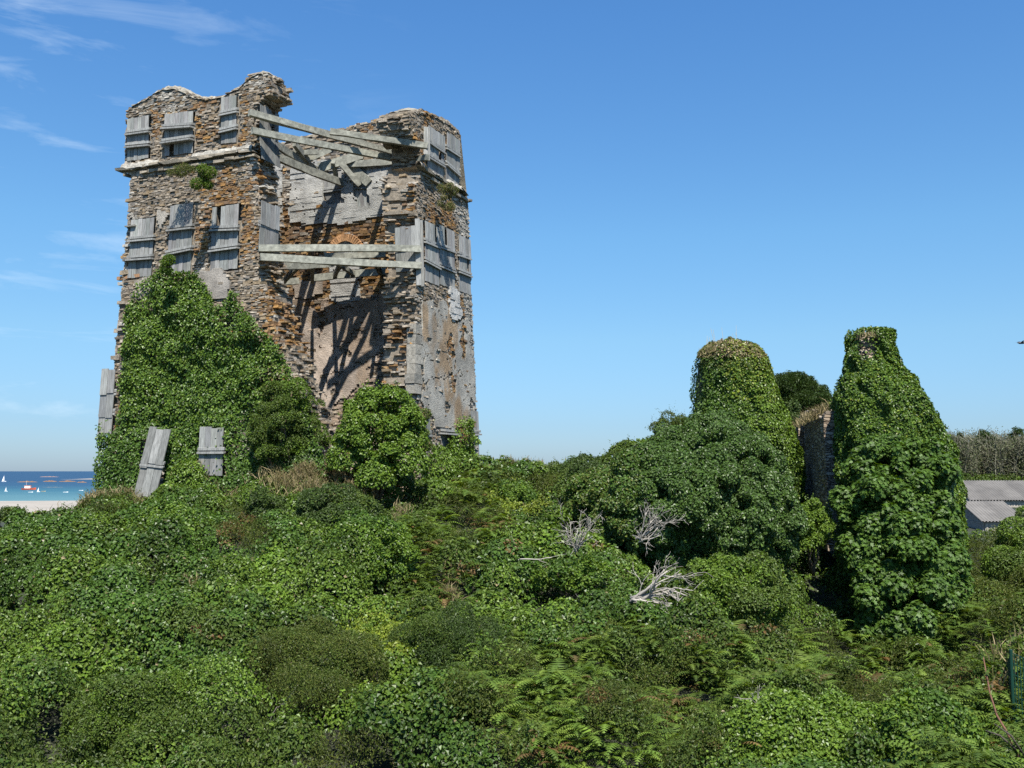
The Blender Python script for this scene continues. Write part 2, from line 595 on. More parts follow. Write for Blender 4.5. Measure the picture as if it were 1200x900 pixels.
lay(stI, "Ai", 0, LA, ZB, 17.5, WI, seed=32, colf=colI, h=(.07, .16), ln=(.15, .4), prot=.035)
lay(stI, "Ao", 0, LA, ZB, 16, h=(.2, .34), ln=(.4, .9), seed=33, mask=lambda u, z: wallmask("Ai", u, z + .3))
wallI = stI.build("wall", M_STONE, tower, slab("Ai", 0, LA, ZB, 17.5, LB - TH + .03, LB - .07,
                                               holes=WI))
stL = Stones()
lay(stL, "Bo", 0, LB, ZB, 16, h=(.16, .3), ln=(.3, .7), seed=41)
lay(stL, "Bi", TH, LB - TH, ZB, 16, h=(.16, .3), ln=(.3, .7), seed=42)
sv, sf, sc_ = slab("Bi", TH - .05, LB - TH + .05, ZB, 16, LA - TH + .07, LA - .07, cell=.3)
stL.build("wall", M_STONE, tower, (sv, sf, sc_))

# cornice: two courses of long flat slabs with pale mortar weathering on top
def cornice(face, u0, u1, z, seed):
    st = Stones()
    for dz, pr, hh in ((0, .21, .075), (-.22, .13, .06)):
        u = u0
        while u < u1:
            l = min(rng.uniform(.35, .95), u1 - u + .05)
            if rng.random() > .06:
                p = pr + rng.normal(0, .03)
                c = (u + l / 2, .2 - p, z + dz + rng.normal(0, .02))
                cen = np.array([c if face == "A" else (c[1], c[0], c[2])])
                U = np.array([[1., 0, 0]]) if face == "A" else np.array([[0, 1., 0]])
                Nn = np.array([[0, 1., 0]]) if face == "A" else np.array([[1., 0, 0]])
                st.add(cen, U, Nn, np.array([l / 2 * .97]), np.array([.24]), np.array([hh * rng.uniform(.7, 1.1)]),
                       np.array([(.27, .235, .18)]) * rng.uniform(.7, 1.25))
            u += l
    st.build("cornice", M_STONE, tower)


sA0 = face_at(297, 178, "A")[0]
tB0 = face_at(493, 200, "B")[0]
zcA = face_at(200, 192, "A")[1]
zcB = face_at(520, 214, "B")[1]
cornice("A", sA0, LA + .25, zcA, 1)
cornice("B", tB0, LB + .08, zcB, 2)


def lump(name, face, u0, u1, zf, d0, d1, hgt, col, mat=M_MORTAR, seed=0, nu=None, gaps=0.):
    """lumpy mortar bank lying along a wall top or ledge"""
    nu = nu or int((u1 - u0) / .06) + 2
    us = np.linspace(u0, u1, nu); q = np.linspace(0, 1, 11)
    V, Fq = [], []
    for i, u in enumerate(us):
        hh = hgt * (.35 + 1.1 * fbm(np.array(u * 1.3), np.array(seed * 3.1), seed=seed, o=3))
        if gaps and vnoise(np.array(u * 1.1), np.array(seed + .5), seed=seed + 4) < gaps:
            hh = .01
        for w in q:
            d = d0 + (d1 - d0) * w + .05 * (vnoise(np.array(u * 4), np.array(w * 5), seed=seed + 8) - .5)
            z = zf(u) - .08 + (hh + .08) * (1 - abs(2 * w - 1) ** 3) + .20 * (fbm(np.array(u * 5), np.array(w * 7.), seed=seed + 3, o=3) - .5) * (1 if 0 < w < 1 else 0)
            V.append((u, d, z))
    m = len(q)
    for i in range(nu - 1):
        for j in range(m - 1):
            Fq.append([i * m + j, (i + 1) * m + j, (i + 1) * m + j + 1, i * m + j + 1])
    V = np.array(V)
    if face == "B":
        V = V[:, [1, 0, 2]]
    return mk(name, tw(V[:, 0], V[:, 1], V[:, 2]), np.array(Fq), mat, tower, np.tile(col, (len(Fq), 1)) * rng.uniform(.85, 1.15, (len(Fq), 1)), False)


def top_of(face):
    us = np.arange(0, LA, .1); zs = np.arange(8, 18, .05)
    U_, Z_ = np.meshgrid(us, zs, indexing="ij")
    m = wallmask(face, U_.ravel(), Z_.ravel()).reshape(U_.shape)
    top = np.where(m.any(1), zs[len(zs) - 1 - np.argmax(m[:, ::-1], 1)], 8.0)
    return lambda u: float(np.interp(u, us, top))


tA, tBt, tI = top_of("A"), top_of("B"), top_of("Ai")
sHood = face_at(311, 96, "A")[0]
lump("mortar_cap", "A", sHood + .1, face_at(152, 128, "A")[0], lambda u: tA(u) + .03, -.08, TH + .05, .20, (.25, .232, .19), seed=2)
lump("mortar_cap", "B", tB0 - .2, LB, lambda u: tBt(u) + .02, -.06, TH + .05, .17, (.24, .222, .18), seed=3)
lump("mortar_cap", "A", 1.6, LA - 1.5, lambda u: tI(u) + .02, LB - TH - .06, LB, .16, (.24, .222, .18), seed=4)
lump("mortar_ledge", "A", sA0 - .05, LA + .1, lambda u: zcA + .075, -.24, .1, .16, (.33, .312, .27), seed=6, gaps=.38)
lump("mortar_ledge", "B", tB0, LB + .1, lambda u: zcB + .075, -.24, .1, .14, (.32, .30, .26), seed=7, gaps=.3)

# boarded windows: vertical planks in overlapping tiers, with ledges nailed across
WG = np.array((.225, .227, .215))


def boards(fn, u0, u1, z0, z1, tiers=3, npl=5, tilt=0.0, label=None, ledge=.10, tone=1.0, ragged=.0, sheer=0., inset=.0):
    """fn(u, d, z): d is outward distance from the wall. Planks first, then battens as its own sub-parts"""
    b = MB()
    w = (u1 - u0) / npl
    th = (z1 - z0) / tiers
    zm = (z0 + z1) / 2; um = (u0 + u1) / 2

    def T(u, d, z):
        uu = um + (u - um) * cos(tilt) - (z - zm) * sin(tilt)
        z2 = zm + (z - zm) * cos(tilt) + (u - um) * (sin(tilt) + sheer)
        return fn(uu, d, z2)
    for k in range(tiers):
        za = z0 + k * th - (.06 if k else 0); zb = z0 + (k + 1) * th
        d0 = inset + .035 * k
        for i in range(npl):
            if rng.random() < .03:
                continue
            a = u0 + i * w + .007; c = u0 + (i + 1) * w - .007
            r1, r2 = rng.normal(0, .012 + ragged), rng.normal(0, .012 + ragged)
            dd = d0 + rng.normal(0, .006)
            col = WG * tone * (.9 + .22 * k / max(tiers - 1, 1)) * rng.uniform(.7, 1.22) * (1 + rng.normal(0, .012, 3))
            P = [T(a, dd, za + r1), T(c, dd, za + r1), T(c, dd + .035, za + r1), T(a, dd + .035, za + r1),
                 T(a, dd, zb + r2), T(c, dd, zb + r2), T(c, dd + .035, zb + r2), T(a, dd + .035, zb + r2)]
            b.hexa(np.array(P), col)
    o = b.build("window_board", M_WOOD, tower)
    if label:
        o["label"] = label
    for k in range(1, tiers):
        z = z0 + k * th + rng.normal(0, .03)
        m = MB()
        e = .05 + rng.uniform(0, .06)
        q = rng.normal(0, .03)
        for zz_, hh, dd in ((z + .03, .10, ledge), (z - .10, .07, ledge * 1.35)):
            P = [T(u0 - e, 0, zz_ - q), T(u1 + .02, 0, zz_ + q), T(u1 + .02, dd, zz_ - .03 + q), T(u0 - e, dd, zz_ - .03 - q),
                 T(u0 - e, 0, zz_ + hh - q), T(u1 + .02, 0, zz_ + hh + q), T(u1 + .02, dd, zz_ + hh - .03 + q), T(u0 - e, dd, zz_ + hh - .03 - q)]
            m.hexa(np.array(P), WG * tone * rng.uniform(.9, 1.25))
        m.build("batten", M_WOOD, o)
    return o


fA = lambda u, d, z: tw(u, -d, z).ravel()
fB = lambda u, d, z: tw(-d, u, z).ravel()
for i, w in enumerate(WA):
    boards(fA, *w, npl=6 if i != 2 else 4, ledge=(.17, .26, .15, .17, .2, .18)[i], sheer=(0, .04, 0, 0, -.02, 0)[i], tone=(1, .95, 1.05, 1, .92, .98)[i])
for i, w in enumerate(WB):
    boards(fB, *w, npl=(6, 5, 6, 6, 6)[i], ledge=.11)
boards(fB, *WB_low[0], tiers=2, npl=4, ledge=.3)
boards(fB, *WB_low[1], tiers=2, npl=3, ledge=.12, tone=.8)
boards(fB, *WB_low[2], tiers=2, npl=4, ledge=.14)
fAiv = lambda u, d, z: tw(u, -.72 - d, z).ravel()
boards(fAiv, *win("A", 234, 501, 262, 556, -.72), tiers=2, npl=4, ledge=.1, ragged=.05, label="grey board panel standing clear in the ivy with a ragged top edge")
fAl = lambda u, d, z: tw(u, -.95 - d - .12 * (2 - z), z).ravel()
boards(fAl, *win("A", 170, 503, 196, 582, -1.0), tiers=2, npl=3, ledge=.06, tilt=.10, ragged=.04, tone=.85,
       label="leaning grey plank shutter sunk in the ivy near the ground")
# boards nailed to the left edge of the tower, just clear of the ivy
uL = LA + .15
fAe = lambda u, d, z: tw(u, -.2 - d, z).ravel()
boards(fAe, *win("A", 118, 434, 134, 512, -.2), tiers=3, npl=2, ledge=.04, ragged=.06, tone=1.05, label="tall narrow grey boards at the left edge of the tower above the ivy")
# boards inside the back wall's two openings
fI = lambda u, d, z: tw(u, LB - TH - d, z).ravel()
for i, w in enumerate(WI):
    boards(fI, *w, tiers=2, npl=4, ledge=.05, tone=.9, inset=-.05)
# boards against the broken ends, where the props bear
def end_board(face, x0, y0, x1, y1, off, **kw):
    w = win("EA" if face == "A" else "EB", x0, y0, x1, y1, off)
    if face == "A":
        fn = lambda u, d, z: tw(off - d, u, z).ravel()
    else:
        fn = lambda u, d, z: tw(u, off - d, z).ravel()
    return boards(fn, *w, **kw)


eA = lambda z: edge_of("A", z, LA)
sE = face_at(303, 262, "A")[0]
end_board("A", 304, 239, 326, 291, sE - .42, tiers=2, npl=4, ledge=.03, sheer=.0)
sE2 = face_at(299, 165, "A")[0]
end_board("A", 303, 128, 325, 190, sE2 - .25, tiers=2, npl=5, ledge=.03, tone=.7)  # lower tone paints in the shade under the overhanging hood
tE = face_at(492, 290, "B")[0]
end_board("B", 464, 266, 489, 318, tE - .34, tiers=2, npl=4, ledge=.04, tone=.9)
end_board("B", 478, 150, 500, 190, face_at(497, 170, "B")[0] - .05, tiers=2, npl=3, ledge=.04)
bb = MB()
for (x0, y0, x1, y1) in ((487, 258, 494, 335), (497, 150, 501, 188)):
    w = win("B", x0, y0, x1, y1, -.05)
    for k in range(2):
        u = w[0] + (w[1] - w[0]) * (k + .5) / 2
        bb.beam(tw(-.1, u, w[2]).ravel(), tw(-.1, u, w[3]).ravel(), .2, .12, up=(0, 1, 0), col=WG * rng.uniform(.9, 1.3))
    bb.build("upright", M_WOOD, tower); bb = MB()


# plaster coats: thin ragged sheets standing slightly proud of the rubble
def coat(name, poly, mapf, invf, urange, zrange, col, cell=.09, thick=.05, seed=0, holes=(), blocks=False, base=.0, rag=4.0, lost=.0, stain=0.):
    us = np.arange(*urange, cell); zs = np.arange(*zrange, cell)
    U_, Z_ = np.meshgrid(us, zs, indexing="ij")
    P = mapf(U_.ravel(), 0, Z_.ravel())
    px, py = project(P)
    jx = rag * (fbm(U_.ravel() * 1.7, Z_.ravel() * 1.7, seed=seed) - .5) * 2
    jy = rag * (fbm(U_.ravel() * 1.7 + 40, Z_.ravel() * 1.7, seed=seed + 1) - .5) * 2
    m = inpoly(px + jx, py + jy, poly).reshape(U_.shape)
    for a, b, c, d in holes:
        m &= ~((U_ > a) & (U_ < b) & (Z_ > c) & (Z_ < d))
    if lost:
        m &= ~(fbm(U_ * 1.6, Z_ * 1.1, seed=seed + 30, o=4) > 1 - lost)
    m &= ~(np.abs(fbm(U_ * .7, Z_ * .7, seed=seed + 31, o=4) - .5) < (.012 if not blocks else .003))
    lab = np.zeros(m.shape, int); best = (0, 0); k_ = 0
    for i in range(m.shape[0]):
        for j in range(m.shape[1]):
            if m[i, j] and not lab[i, j]:
                k_ += 1; st_ = [(i, j)]; lab[i, j] = k_; cnt_ = 0
                while st_:
                    a, b = st_.pop(); cnt_ += 1
                    for c, d in ((a + 1, b), (a - 1, b), (a, b + 1), (a, b - 1)):
                        if 0 <= c < m.shape[0] and 0 <= d < m.shape[1] and m[c, d] and not lab[c, d]:
                            lab[c, d] = k_; st_.append((c, d))
                best = max(best, (cnt_, k_))
    m = lab == best[1] if best[0] else m
    V = []; Fq = []; cc = []; n = 0
    mp = np.pad(m, 1)
    depth = base + thick * (.7 + .6 * fbm(U_ * 2, Z_ * 2, seed=seed + 5))
    if blocks:
        row = np.floor(Z_ / .3); brick = np.floor((U_ + row * .37) / .62)
        depth = depth + .03 * (_h(row.astype(np.int64), brick.astype(np.int64), 3, seed) - .5)
        tone = .85 + .3 * _h(row.astype(np.int64), brick.astype(np.int64), 7, seed)
        joint = (np.mod(Z_, .3) < cell * .8) & (vnoise(U_ * .9, Z_ * 3, seed=seed + 2) > .5)
        depth = np.where(joint, depth - .04, depth)
    else:
        tone = .55 + .85 * fbm(U_ * 1.5, Z_ * 1.0, seed=seed + 6, o=4)
    tone = tone * .84
    sm = np.clip((fbm(U_ * 1.1 + 9, Z_ * .5, seed=seed + 40, o=4) - .5) * 8, 0, 1) * stain
    for i in range(len(us)):
        for j in range(len(zs)):
            if not m[i, j]:
                continue
            a, b, c, d = us[i] - cell / 2, us[i] + cell / 2, zs[j] - cell / 2, zs[j] + cell / 2
            e = depth[i, j]
            V += [(a, e, c), (b, e, c), (b, e, d), (a, e, d)]
            Fq.append([n, n + 1, n + 2, n + 3]); n += 4; cc.append((np.array(col) * (1 - sm[i, j]) + np.array((.29, .185, .09)) * sm[i, j]) * tone[i, j])
            for (di, dj, Q) in ((-1, 0, [(a, c), (a, d)]), (1, 0, [(b, c), (b, d)]), (0, -1, [(a, c), (b, c)]), (0, 1, [(a, d), (b, d)])):
                ii, jj = i + di, j + dj
                inside = mp[ii + 1, jj + 1]
                e2 = depth[ii, jj] if inside else -.12
                if e2 < e - .004:
                    V += [(Q[0][0], e, Q[0][1]), (Q[1][0], e, Q[1][1]), (Q[1][0], e2, Q[1][1]), (Q[0][0], e2, Q[0][1])]
                    Fq.append([n, n + 1, n + 2, n + 3]); n += 4; cc.append(np.array(col) * tone[i, j])
    if not V:
        return
    V = np.array(V)
    return mk(name, mapf(V[:, 0], V[:, 1], V[:, 2]), np.array(Fq), M_PLASTER, tower, np.array(cc))


mI = lambda u, d, z: tw(u, LB - TH - np.asarray(d), z)
mBf = lambda u, d, z: tw(-np.asarray(d), u, z)
mAf = lambda u, d, z: tw(u, -np.asarray(d), z)
bI = .07
coat("plaster", [(342, 190), (480, 185), (478, 215), (462, 252), (440, 256), (425, 259), (400, 263), (372, 262), (342, 261)], mI, None, (0, LA), (9, 15),
     (.40, .395, .365), seed=1, holes=WI, blocks=True, base=bI)
coat("plaster", [(300, 192), (331, 190), (330, 252), (316, 255), (300, 250)], mI, None, (0, LA), (9, 15), (.39, .385, .355), seed=2, blocks=True, base=bI)
coat("plaster", [(388, 300), (389, 290), (394, 281), (402, 276), (410, 274), (418, 278), (423, 288), (424, 300), (423, 352), (398, 358), (388, 350)], mI, None,
     (0, LA), (4, 12), (.43, .42, .39), seed=3, blocks=True, base=bI, rag=1.0)
coat("plaster", [(345, 330), (380, 328), (380, 345), (350, 352)], mI, None, (0, LA), (4, 12), (.38, .32, .26), seed=4, base=bI)
coat("plaster", [(343, 350), (400, 356), (452, 350), (450, 405), (436, 430), (428, 452), (396, 472), (380, 492), (362, 480), (350, 450), (342, 400)], mI, None,
     (0, LA), (0, 12), (.46, .385, .32), seed=8, base=.05, lost=.34, rag=6, stain=.45, cell=.08)
# grey roughcast on the right-hand face, and a ruined strip of ashlar
coat("plaster", [(494, 352), (520, 352), (530, 380), (548, 372), (553, 420), (557, 500), (500, 500), (494, 470), (492, 410)], mBf, None, (2, LB), (0, 9),
     (.345, .33, .29), seed=9, base=.05, lost=.36, stain=.75, thick=.035, cell=.07)
coat("plaster", [(527, 336), (538, 340), (539, 374), (531, 376), (524, 366)], mBf, None, (2, LB), (5, 9), (.48, .47, .44), seed=10, base=.08, blocks=True)
coat("plaster", [(232, 318), (262, 316), (270, 330), (268, 350), (245, 352), (233, 335)], mAf, None, (3, LA), (4, 9), (.36, .33, .29), seed=12, base=.05)
coat("plaster", [(186, 246), (198, 250), (198, 262), (186, 268)], mAf, None, (3, LA), (7, 12), (.37, .34, .29), seed=13, base=.05)
coat("plaster", [(160, 330), (185, 322), (180, 345), (165, 352)], mAf, None, (3, LA), (4, 9), (.37, .33, .27), seed=14, base=.05)

# dressed quoins up the right side of the breach
zq0 = face_at(490, 462, "B")[1]; zq1 = face_at(490, 388, "B")[1]
stQ = Stones()
z = zq0; k = 0
while z < zq1:
    l = .5 if k % 2 else .34
    t0 = edge_of("B", z + .2, LB) or 4.3
    stQ.add(np.array([[.11, t0 + l / 2 - .12, z + .2]]), np.array([[0, 1., 0]]), np.array([[1., 0, 0]]), np.array([l / 2 + .08]), np.array([.2]), np.array([.19]),
            np.array([(.255, .24, .205)]) * rng.uniform(.8, 1.15), jit=.012)
    z += .41; k += 1
stQ.build("quoin", M_STONE, tower)
# brick arch over the blocked opening in the back wall
stR = MB()
ca = face_at(407, 300, "Ai"); 
ra = abs(face_at(385, 300, "Ai")[0] - face_at(429, 300, "Ai")[0]) / 2
for k in range(23):
    an = pi * (k + .5) / 23
    c0 = tw(ca[0] + cos(an) * (ra - .34), LB - TH - .10, ca[1] + sin(an) * (ra - .34)).ravel()
    c1 = tw(ca[0] + cos(an) * ra, LB - TH - .10, ca[1] + sin(an) * ra).ravel()
    stR.beam(c0, c1, .09, .2, up=(TB[0], TB[1], 0), col=np.array((.38, .21, .10)) * rng.uniform(.75, 1.25))
stR.build("brick_arch", M_STONE, tower)
# long dark beam still lying on the left edge
ml = MB()
p0 = tw(LA + .35, .1, face_at(150, 325, "A")[1]).ravel(); p1 = tw(LA - .9, .05, face_at(150, 325, "A")[1] + .03).ravel()
ml.beam(p0, p1, .2, .14, col=(.30, .17, .09))
ml.build("lintel", M_WOOD, tower)


# ------------------------------------------------------------------ timber props across the breach
BG = np.array((.235, .235, .195))


def back_Y(px):
    u, z = face_at(px, 230, "Ai")
    return float(tw(u, LB - TH, z).ravel()[1])


def props(name, label, chords, struts):
    loc = at(*chords[0][0])
    t = thing(name, loc, label, "timber brace", "timber braces across the breach")
    for nm, lst in (("beam", chords), ("strut", struts)):
        for (a, b, h, tone) in lst:
            m = MB()
            a_ = at(a[0], a[1], min(a[2], back_Y(a[0]) - .12)); b_ = at(b[0], b[1], min(b[2], back_Y(b[0]) - .12))
            q = np.linspace(0, 1, 7)[:, None]
            ax = a_ + (b_ - a_) * q
            ax[:, 2] -= .05 * np.sin(pi * q[:, 0]) * rng.uniform(-.4, 1) * min(1, np.linalg.norm(b_ - a_) / 4)
            d_ = unit(b_ - a_); sd_ = unit(np.cross(d_, (0, 0, 1.))); up_ = np.cross(sd_, d_)
            V = []
            for k, c_ in enumerate(ax):
                for e_, f_ in ((-1, -1), (1, -1), (1, 1), (-1, 1)):
                    V.append(c_ + sd_ * e_ * .085 + up_ * f_ * h / 2 + rng.normal(0, .010, 3))
            F4 = [[k * 4 + e_, k * 4 + (e_ + 1) % 4, k * 4 + 4 + (e_ + 1) % 4, k * 4 + 4 + e_] for k in range(6) for e_ in range(4)] + [[3, 2, 1, 0], [24, 25, 26, 27]]
            m.add(V, F4, None, BG * tone * rng.uniform(.92, 1.05))
            m.build(nm, M_BEAM, t)
    return t


props("timber_brace", "upper timber brace of pale beams and crossed struts slanting over the top of the breach",
      [((292, 132, 37.4), (468, 180, 43.4), .26, 1.1), ((295, 153, 37.4), (479, 189, 42.2), .26, 1.15), ((387, 154, 40.0), (501, 171, 40.1), .24, .95),
       ((474, 188, 42.0), (501, 184, 40.2), .24, 1.05)],
      [((322, 183, 41.2), (401, 214, 46.2), .34, .85), ((322, 169, 41.0), (372, 200, 44.3), .3, .85), ((374, 197, 44.2), (424, 181, 45.2), .42, .9),
       ((356, 189, 43.2), (386, 175, 44), .28, .95), ((345, 168, 42), (362, 190, 43.4), .26, .75), ((405, 193, 44.6), (476, 188, 44.4), .3, 1.0),
       ((400, 192, 44.3), (422, 217, 46.3), .26, .8), ((390, 190, 44.1), (395, 212, 45.9), .2, .85), ((414, 196, 46.0), (433, 215, 46.3), .4, .8),
       ((326, 175, 42.8), (328, 192, 43), .3, .9), ((340, 180, 42.4), (372, 178, 43.2), .22, .9)])
props("timber_brace", "lower timber brace of two long level beams across the middle of the breach",
      [((303, 291, 37.5), (493, 291.5, 39.9), .27, 1.1), ((305, 301, 37.5), (494, 311, 39.9), .27, 1.1)],
      [((366, 326, 45.2), (453, 318, 46.2), .32, .9), ((322, 331, 44.2), (350, 329, 44.8), .3, .9), ((380, 300, 43.2), (452, 298, 44.8), .26, .95),
       ((322, 311, 41), (390, 308, 43.6), .36, .9), ((330, 332, 44.2), (348, 313, 42.8), .22, 1.0), ((400, 311, 43.0), (416, 322, 45.8), .2, 1.05),
       ((366, 311, 42.7), (366, 329, 45), .28, 1.0), ((325, 306, 40.2), (327, 330, 43), .24, .9), ((398, 309, 42.6), (392, 324, 45.6), .22, .8),
       ((440, 307, 42.4), (446, 320, 46), .22, .8)])


# ------------------------------------------------------------------ foliage generators
def leaf_arrays(P, Nn, L, wid=.8, spread=.55, droop=.35, fold=.18):
    """one folded four-point leaf per sample; returns verts, tris"""
    n = len(P)
    nn = unit(Nn + rng.normal(0, spread, (n, 3)))
    d = rng.normal(0, 1, (n, 3)); d[:, 2] -= droop * 2
    d = unit(d - nn * np.sum(d * nn, 1, keepdims=True))
    sd = np.cross(nn, d)
    L = np.broadcast_to(L, (n,))[:, None]
    V = np.stack([P, P + d * L * .42 + sd * L * wid / 2 + nn * L * fold, P + d * L - nn * L * .1, P + d * L * .42 - sd * L * wid / 2 + nn * L * fold], 1)
    b = np.arange(n)[:, None] * 4
    T = np.stack([b + [0, 1, 2], b + [0, 2, 3]], 1).reshape(-1, 3)
    return V.reshape(-1, 3), T


def lobed_arrays(P, Nn, L, spread=.5, droop=.6):
    """five-lobed leaves (sycamore): a star fan"""
    n = len(P)
    nn = unit(Nn + rng.normal(0, spread, (n, 3)))
    d = rng.normal(0, 1, (n, 3)); d[:, 2] -= droop * 2
    d = unit(d - nn * np.sum(d * nn, 1, keepdims=True))
    sd = np.cross(nn, d)
    L = np.broadcast_to(L, (n,))[:, None]
    pts = [(-.08, 0), (.1, .5), (.3, .25), (.72, .42), (.62, .16), (1, 0), (.62, -.16), (.72, -.42), (.3, -.25), (.1, -.5)]
    V = np.stack([P + d * L * a + sd * L * b + nn * L * (.12 * abs(b) - .1 * a) for a, b in pts], 1)
    b = np.arange(n)[:, None] * 10
    T = np.stack([b + q for q in ([0, 1, 2], [2, 3, 4], [4, 5, 6], [6, 7, 8], [8, 9, 0], [0, 2, 4], [0, 4, 6], [0, 6, 8])], 1).reshape(-1, 3)
    return V.reshape(-1, 3), T


def frond_arrays(P, length, lean, n_p=9):
    """bracken fronds: an arching rib with paired leaflets. lean: outward horizontal direction"""
    n = len(P)
    az = rng.uniform(0, 2 * pi, n)
    h = np.stack([np.cos(az), np.sin(az), np.zeros(n)], 1)
    h = unit(h + lean * .9 + 1e-6)
    L = length[:, None]
    el0 = rng.uniform(.5, 1.1, n)[:, None]
    VV, TT = [], []
    k = 0
    side = np.stack([-h[:, 1], h[:, 0], np.zeros(n)], 1)
    for i in range(n_p):
        q = (i + .6) / n_p
        el = el0 - 1.5 * q
        base = P + L * (h * (q * .92) + np.array([0, 0, 1.]) * (np.sin(el0) * q - .62 * q * q))
        tang = unit(h * np.cos(el) + np.array([0, 0, 1.]) * np.sin(el))
        w = L * .34 * (1 - q) ** .75 + .02 * L
        for sg in (-1, 1):
            tipo = base + side * sg * w + tang * w * .35 - np.array([0, 0, 1.]) * w * .22
            VV.append(base - tang * L * .035); VV.append(base + tang * L * .05); VV.append(tipo)
            TT.append([k, k + 1, k + 2]); k += 3
    V = np.stack(VV, 1).reshape(-1, 3)
    T = (np.arange(n)[:, None, None] * k + np.array(TT)[None]).reshape(-1, 3)
    return V, T, n_p * 2


def blade_arrays(P, length, spread=.5, w=.012):
    n = len(P)
    d = unit(np.stack([rng.normal(0, spread, n), rng.normal(0, spread, n), np.ones(n)], 1))
    sd = unit(np.cross(d, rng.normal(0, 1, (n, 3))))
    L = length[:, None]
    tip = P + d * L + np.stack([rng.normal(0, .2, n), rng.normal(0, .2, n), -rng.uniform(0, .25, n)], 1) * L
    mid = P + d * L * .55
    V = np.stack([P - sd * w, P + sd * w, mid + sd * w, mid - sd * w, tip], 1).reshape(-1, 3)
    b = np.arange(n)[:, None] * 5
    T = np.stack([b + [0, 1, 2], b + [0, 2, 3], b + [3, 2, 4]], 1).reshape(-1, 3)
    return V, T


def sprigs(base, nrm, length, leaf, nl=9):
    """leafy shoots standing out of a mass of foliage: leaf positions, normals, sizes"""
    n = len(base)
    d = unit(nrm * .6 + rng.normal(0, .5, (n, 3)) + [0, 0, .6])
    bend = rng.normal(0, .5, (n, 3)); bend[:, 2] -= .35
    q = (np.arange(nl) + .6) / nl
    P = base[:, None] + d[:, None] * (length[:, None, None] * q[None, :, None]) + bend[:, None] * (length[:, None, None] * (q ** 2)[None, :, None]) * .5
    P = P + rng.normal(0, .018, P.shape)
    Nn = unit(np.repeat(nrm[:, None], nl, 1) + rng.normal(0, .6, P.shape) + [0, -.2, .3])
    S = leaf * np.repeat((1.05 - .5 * q)[None], n, 0) * rng.uniform(.7, 1.2, (n, nl))
    return P.reshape(-1, 3), Nn.reshape(-1, 3), S.ravel()


GREENS = {
    "ivy": [(.048, .090, .016), (.060, .108, .019), (.074, .126, .022), (.054, .094, .020)],
    "bright": [(.090, .146, .020), (.110, .166, .024), (.130, .186, .030), (.074, .120, .019)],
    "bramble": [(.060, .094, .019), (.076, .112, .022), (.066, .096, .024), (.092, .120, .026)],
    "dark": [(.040, .066, .018), (.049, .077, .020), (.058, .086, .024), (.044, .066, .021)],
    "olive": [(.078, .102, .023), (.094, .116, .026), (.068, .092, .022), (.114, .122, .034)],
    "yellow": [(.16, .20, .026), (.19, .22, .03), (.12, .165, .024), (.20, .225, .04)],
    "bluegreen": [(.054, .092, .026), (.066, .108, .030), (.080, .124, .036), (.050, .080, .024)],
    "fern": [(.080, .124, .022), (.100, .146, .026), (.068, .104, .021), (.118, .156, .030)],
    "rust": [(.17, .10, .035), (.14, .095, .035), (.12, .09, .035), (.18, .12, .045)],
    "straw": [(.32, .26, .14), (.26, .21, .11), (.20, .17, .08), (.16, .155, .055)],
    "grey": [(.12, .13, .065), (.095, .115, .05), (.13, .125, .075), (.075, .095, .04)],
    "pine": [(.036, .064, .018), (.046, .074, .02), (.056, .088, .024), (.044, .066, .022)],
    "syca": [(.054, .100, .018), (.066, .118, .022), (.080, .134, .024), (.058, .098, .022)],
}


SAT = np.array((.86, .93, .74))


def pick(kind, n):
    pal = np.array(GREENS[kind]) * (SAT if kind not in ('straw', 'grey', 'rust') else .8)
    c = pal[rng.integers(0, len(pal), n)] * rng.uniform(.75, 1.3, (n, 1))
    return c


def foliage(name, P, Nn, L, kind, mat, parent=None, wid=.8, spread=.55, lobed=False, droop=.35):
    c = kind if isinstance(kind, np.ndarray) else pick(kind, len(P))
    if lobed:
        V, T = lobed_arrays(P, Nn, L, spread, droop); r = 8
    else:
        V, T = leaf_arrays(P, Nn, L, wid, spread, droop); r = 2
    return mk(name, V, T, mat, parent, np.repeat(c, r, axis=0))


def blob_points(C, R, per_m2, inward=.25, zmin=-.5):
    """samples on the union of spheres"""
    C = np.asarray(C, float); R = np.asarray(R, float)
    cnt = np.maximum((4 * pi * R ** 2 * per_m2).astype(int), 4)
    idx = np.repeat(np.arange(len(C)), cnt)
    d = unit(rng.normal(0, 1, (len(idx), 3)))
    k = d[:, 2] > zmin
    d, idx = d[k], idx[k]
    rr = 1 - inward * rng.random(len(idx)) ** 1.7 + .10 * (vnoise(d[:, 0] * 3 + idx, d[:, 1] * 3, d[:, 2] * 3, 4) - .5)
    P = C[idx] + d * (R[idx] * rr)[:, None]
    keep = np.ones(len(P), bool)
    for j in range(len(C)):
        q = ((P - C[j]) ** 2).sum(1) < (R[j] * .72) ** 2
        keep &= ~(q & (idx != j))
    return P[keep], d[keep]


def lobes(center, rx, ry, rz, n, r0, r1, up=-.35):
    """clump centres over an ellipsoid surface"""
    d = unit(rng.normal(0, 1, (n * 3, 3)))
    d = d[d[:, 2] > up][:n]
    s = rng.uniform(.5, 1.08, (len(d), 1))
    C = center + d * np.array([rx, ry, rz]) * s
    return C, rng.uniform(r0, r1, len(d))


def stems(base_pt, tops, r, col=(.12, .09, .06)):
    m = MB()
    b = np.asarray(base_pt, float)
    for tp in tops:
        tp = np.asarray(tp, float)
        k = np.linspace(0, 1, 6)[:, None]
        pts = b + (tp - b) * k
        pts[1:-1] += rng.normal(0, .06 * np.linalg.norm(tp - b), (4, 3)) * .5
        m.tube(pts, np.linspace(r, r * .3, 6), 6, col)
    return m


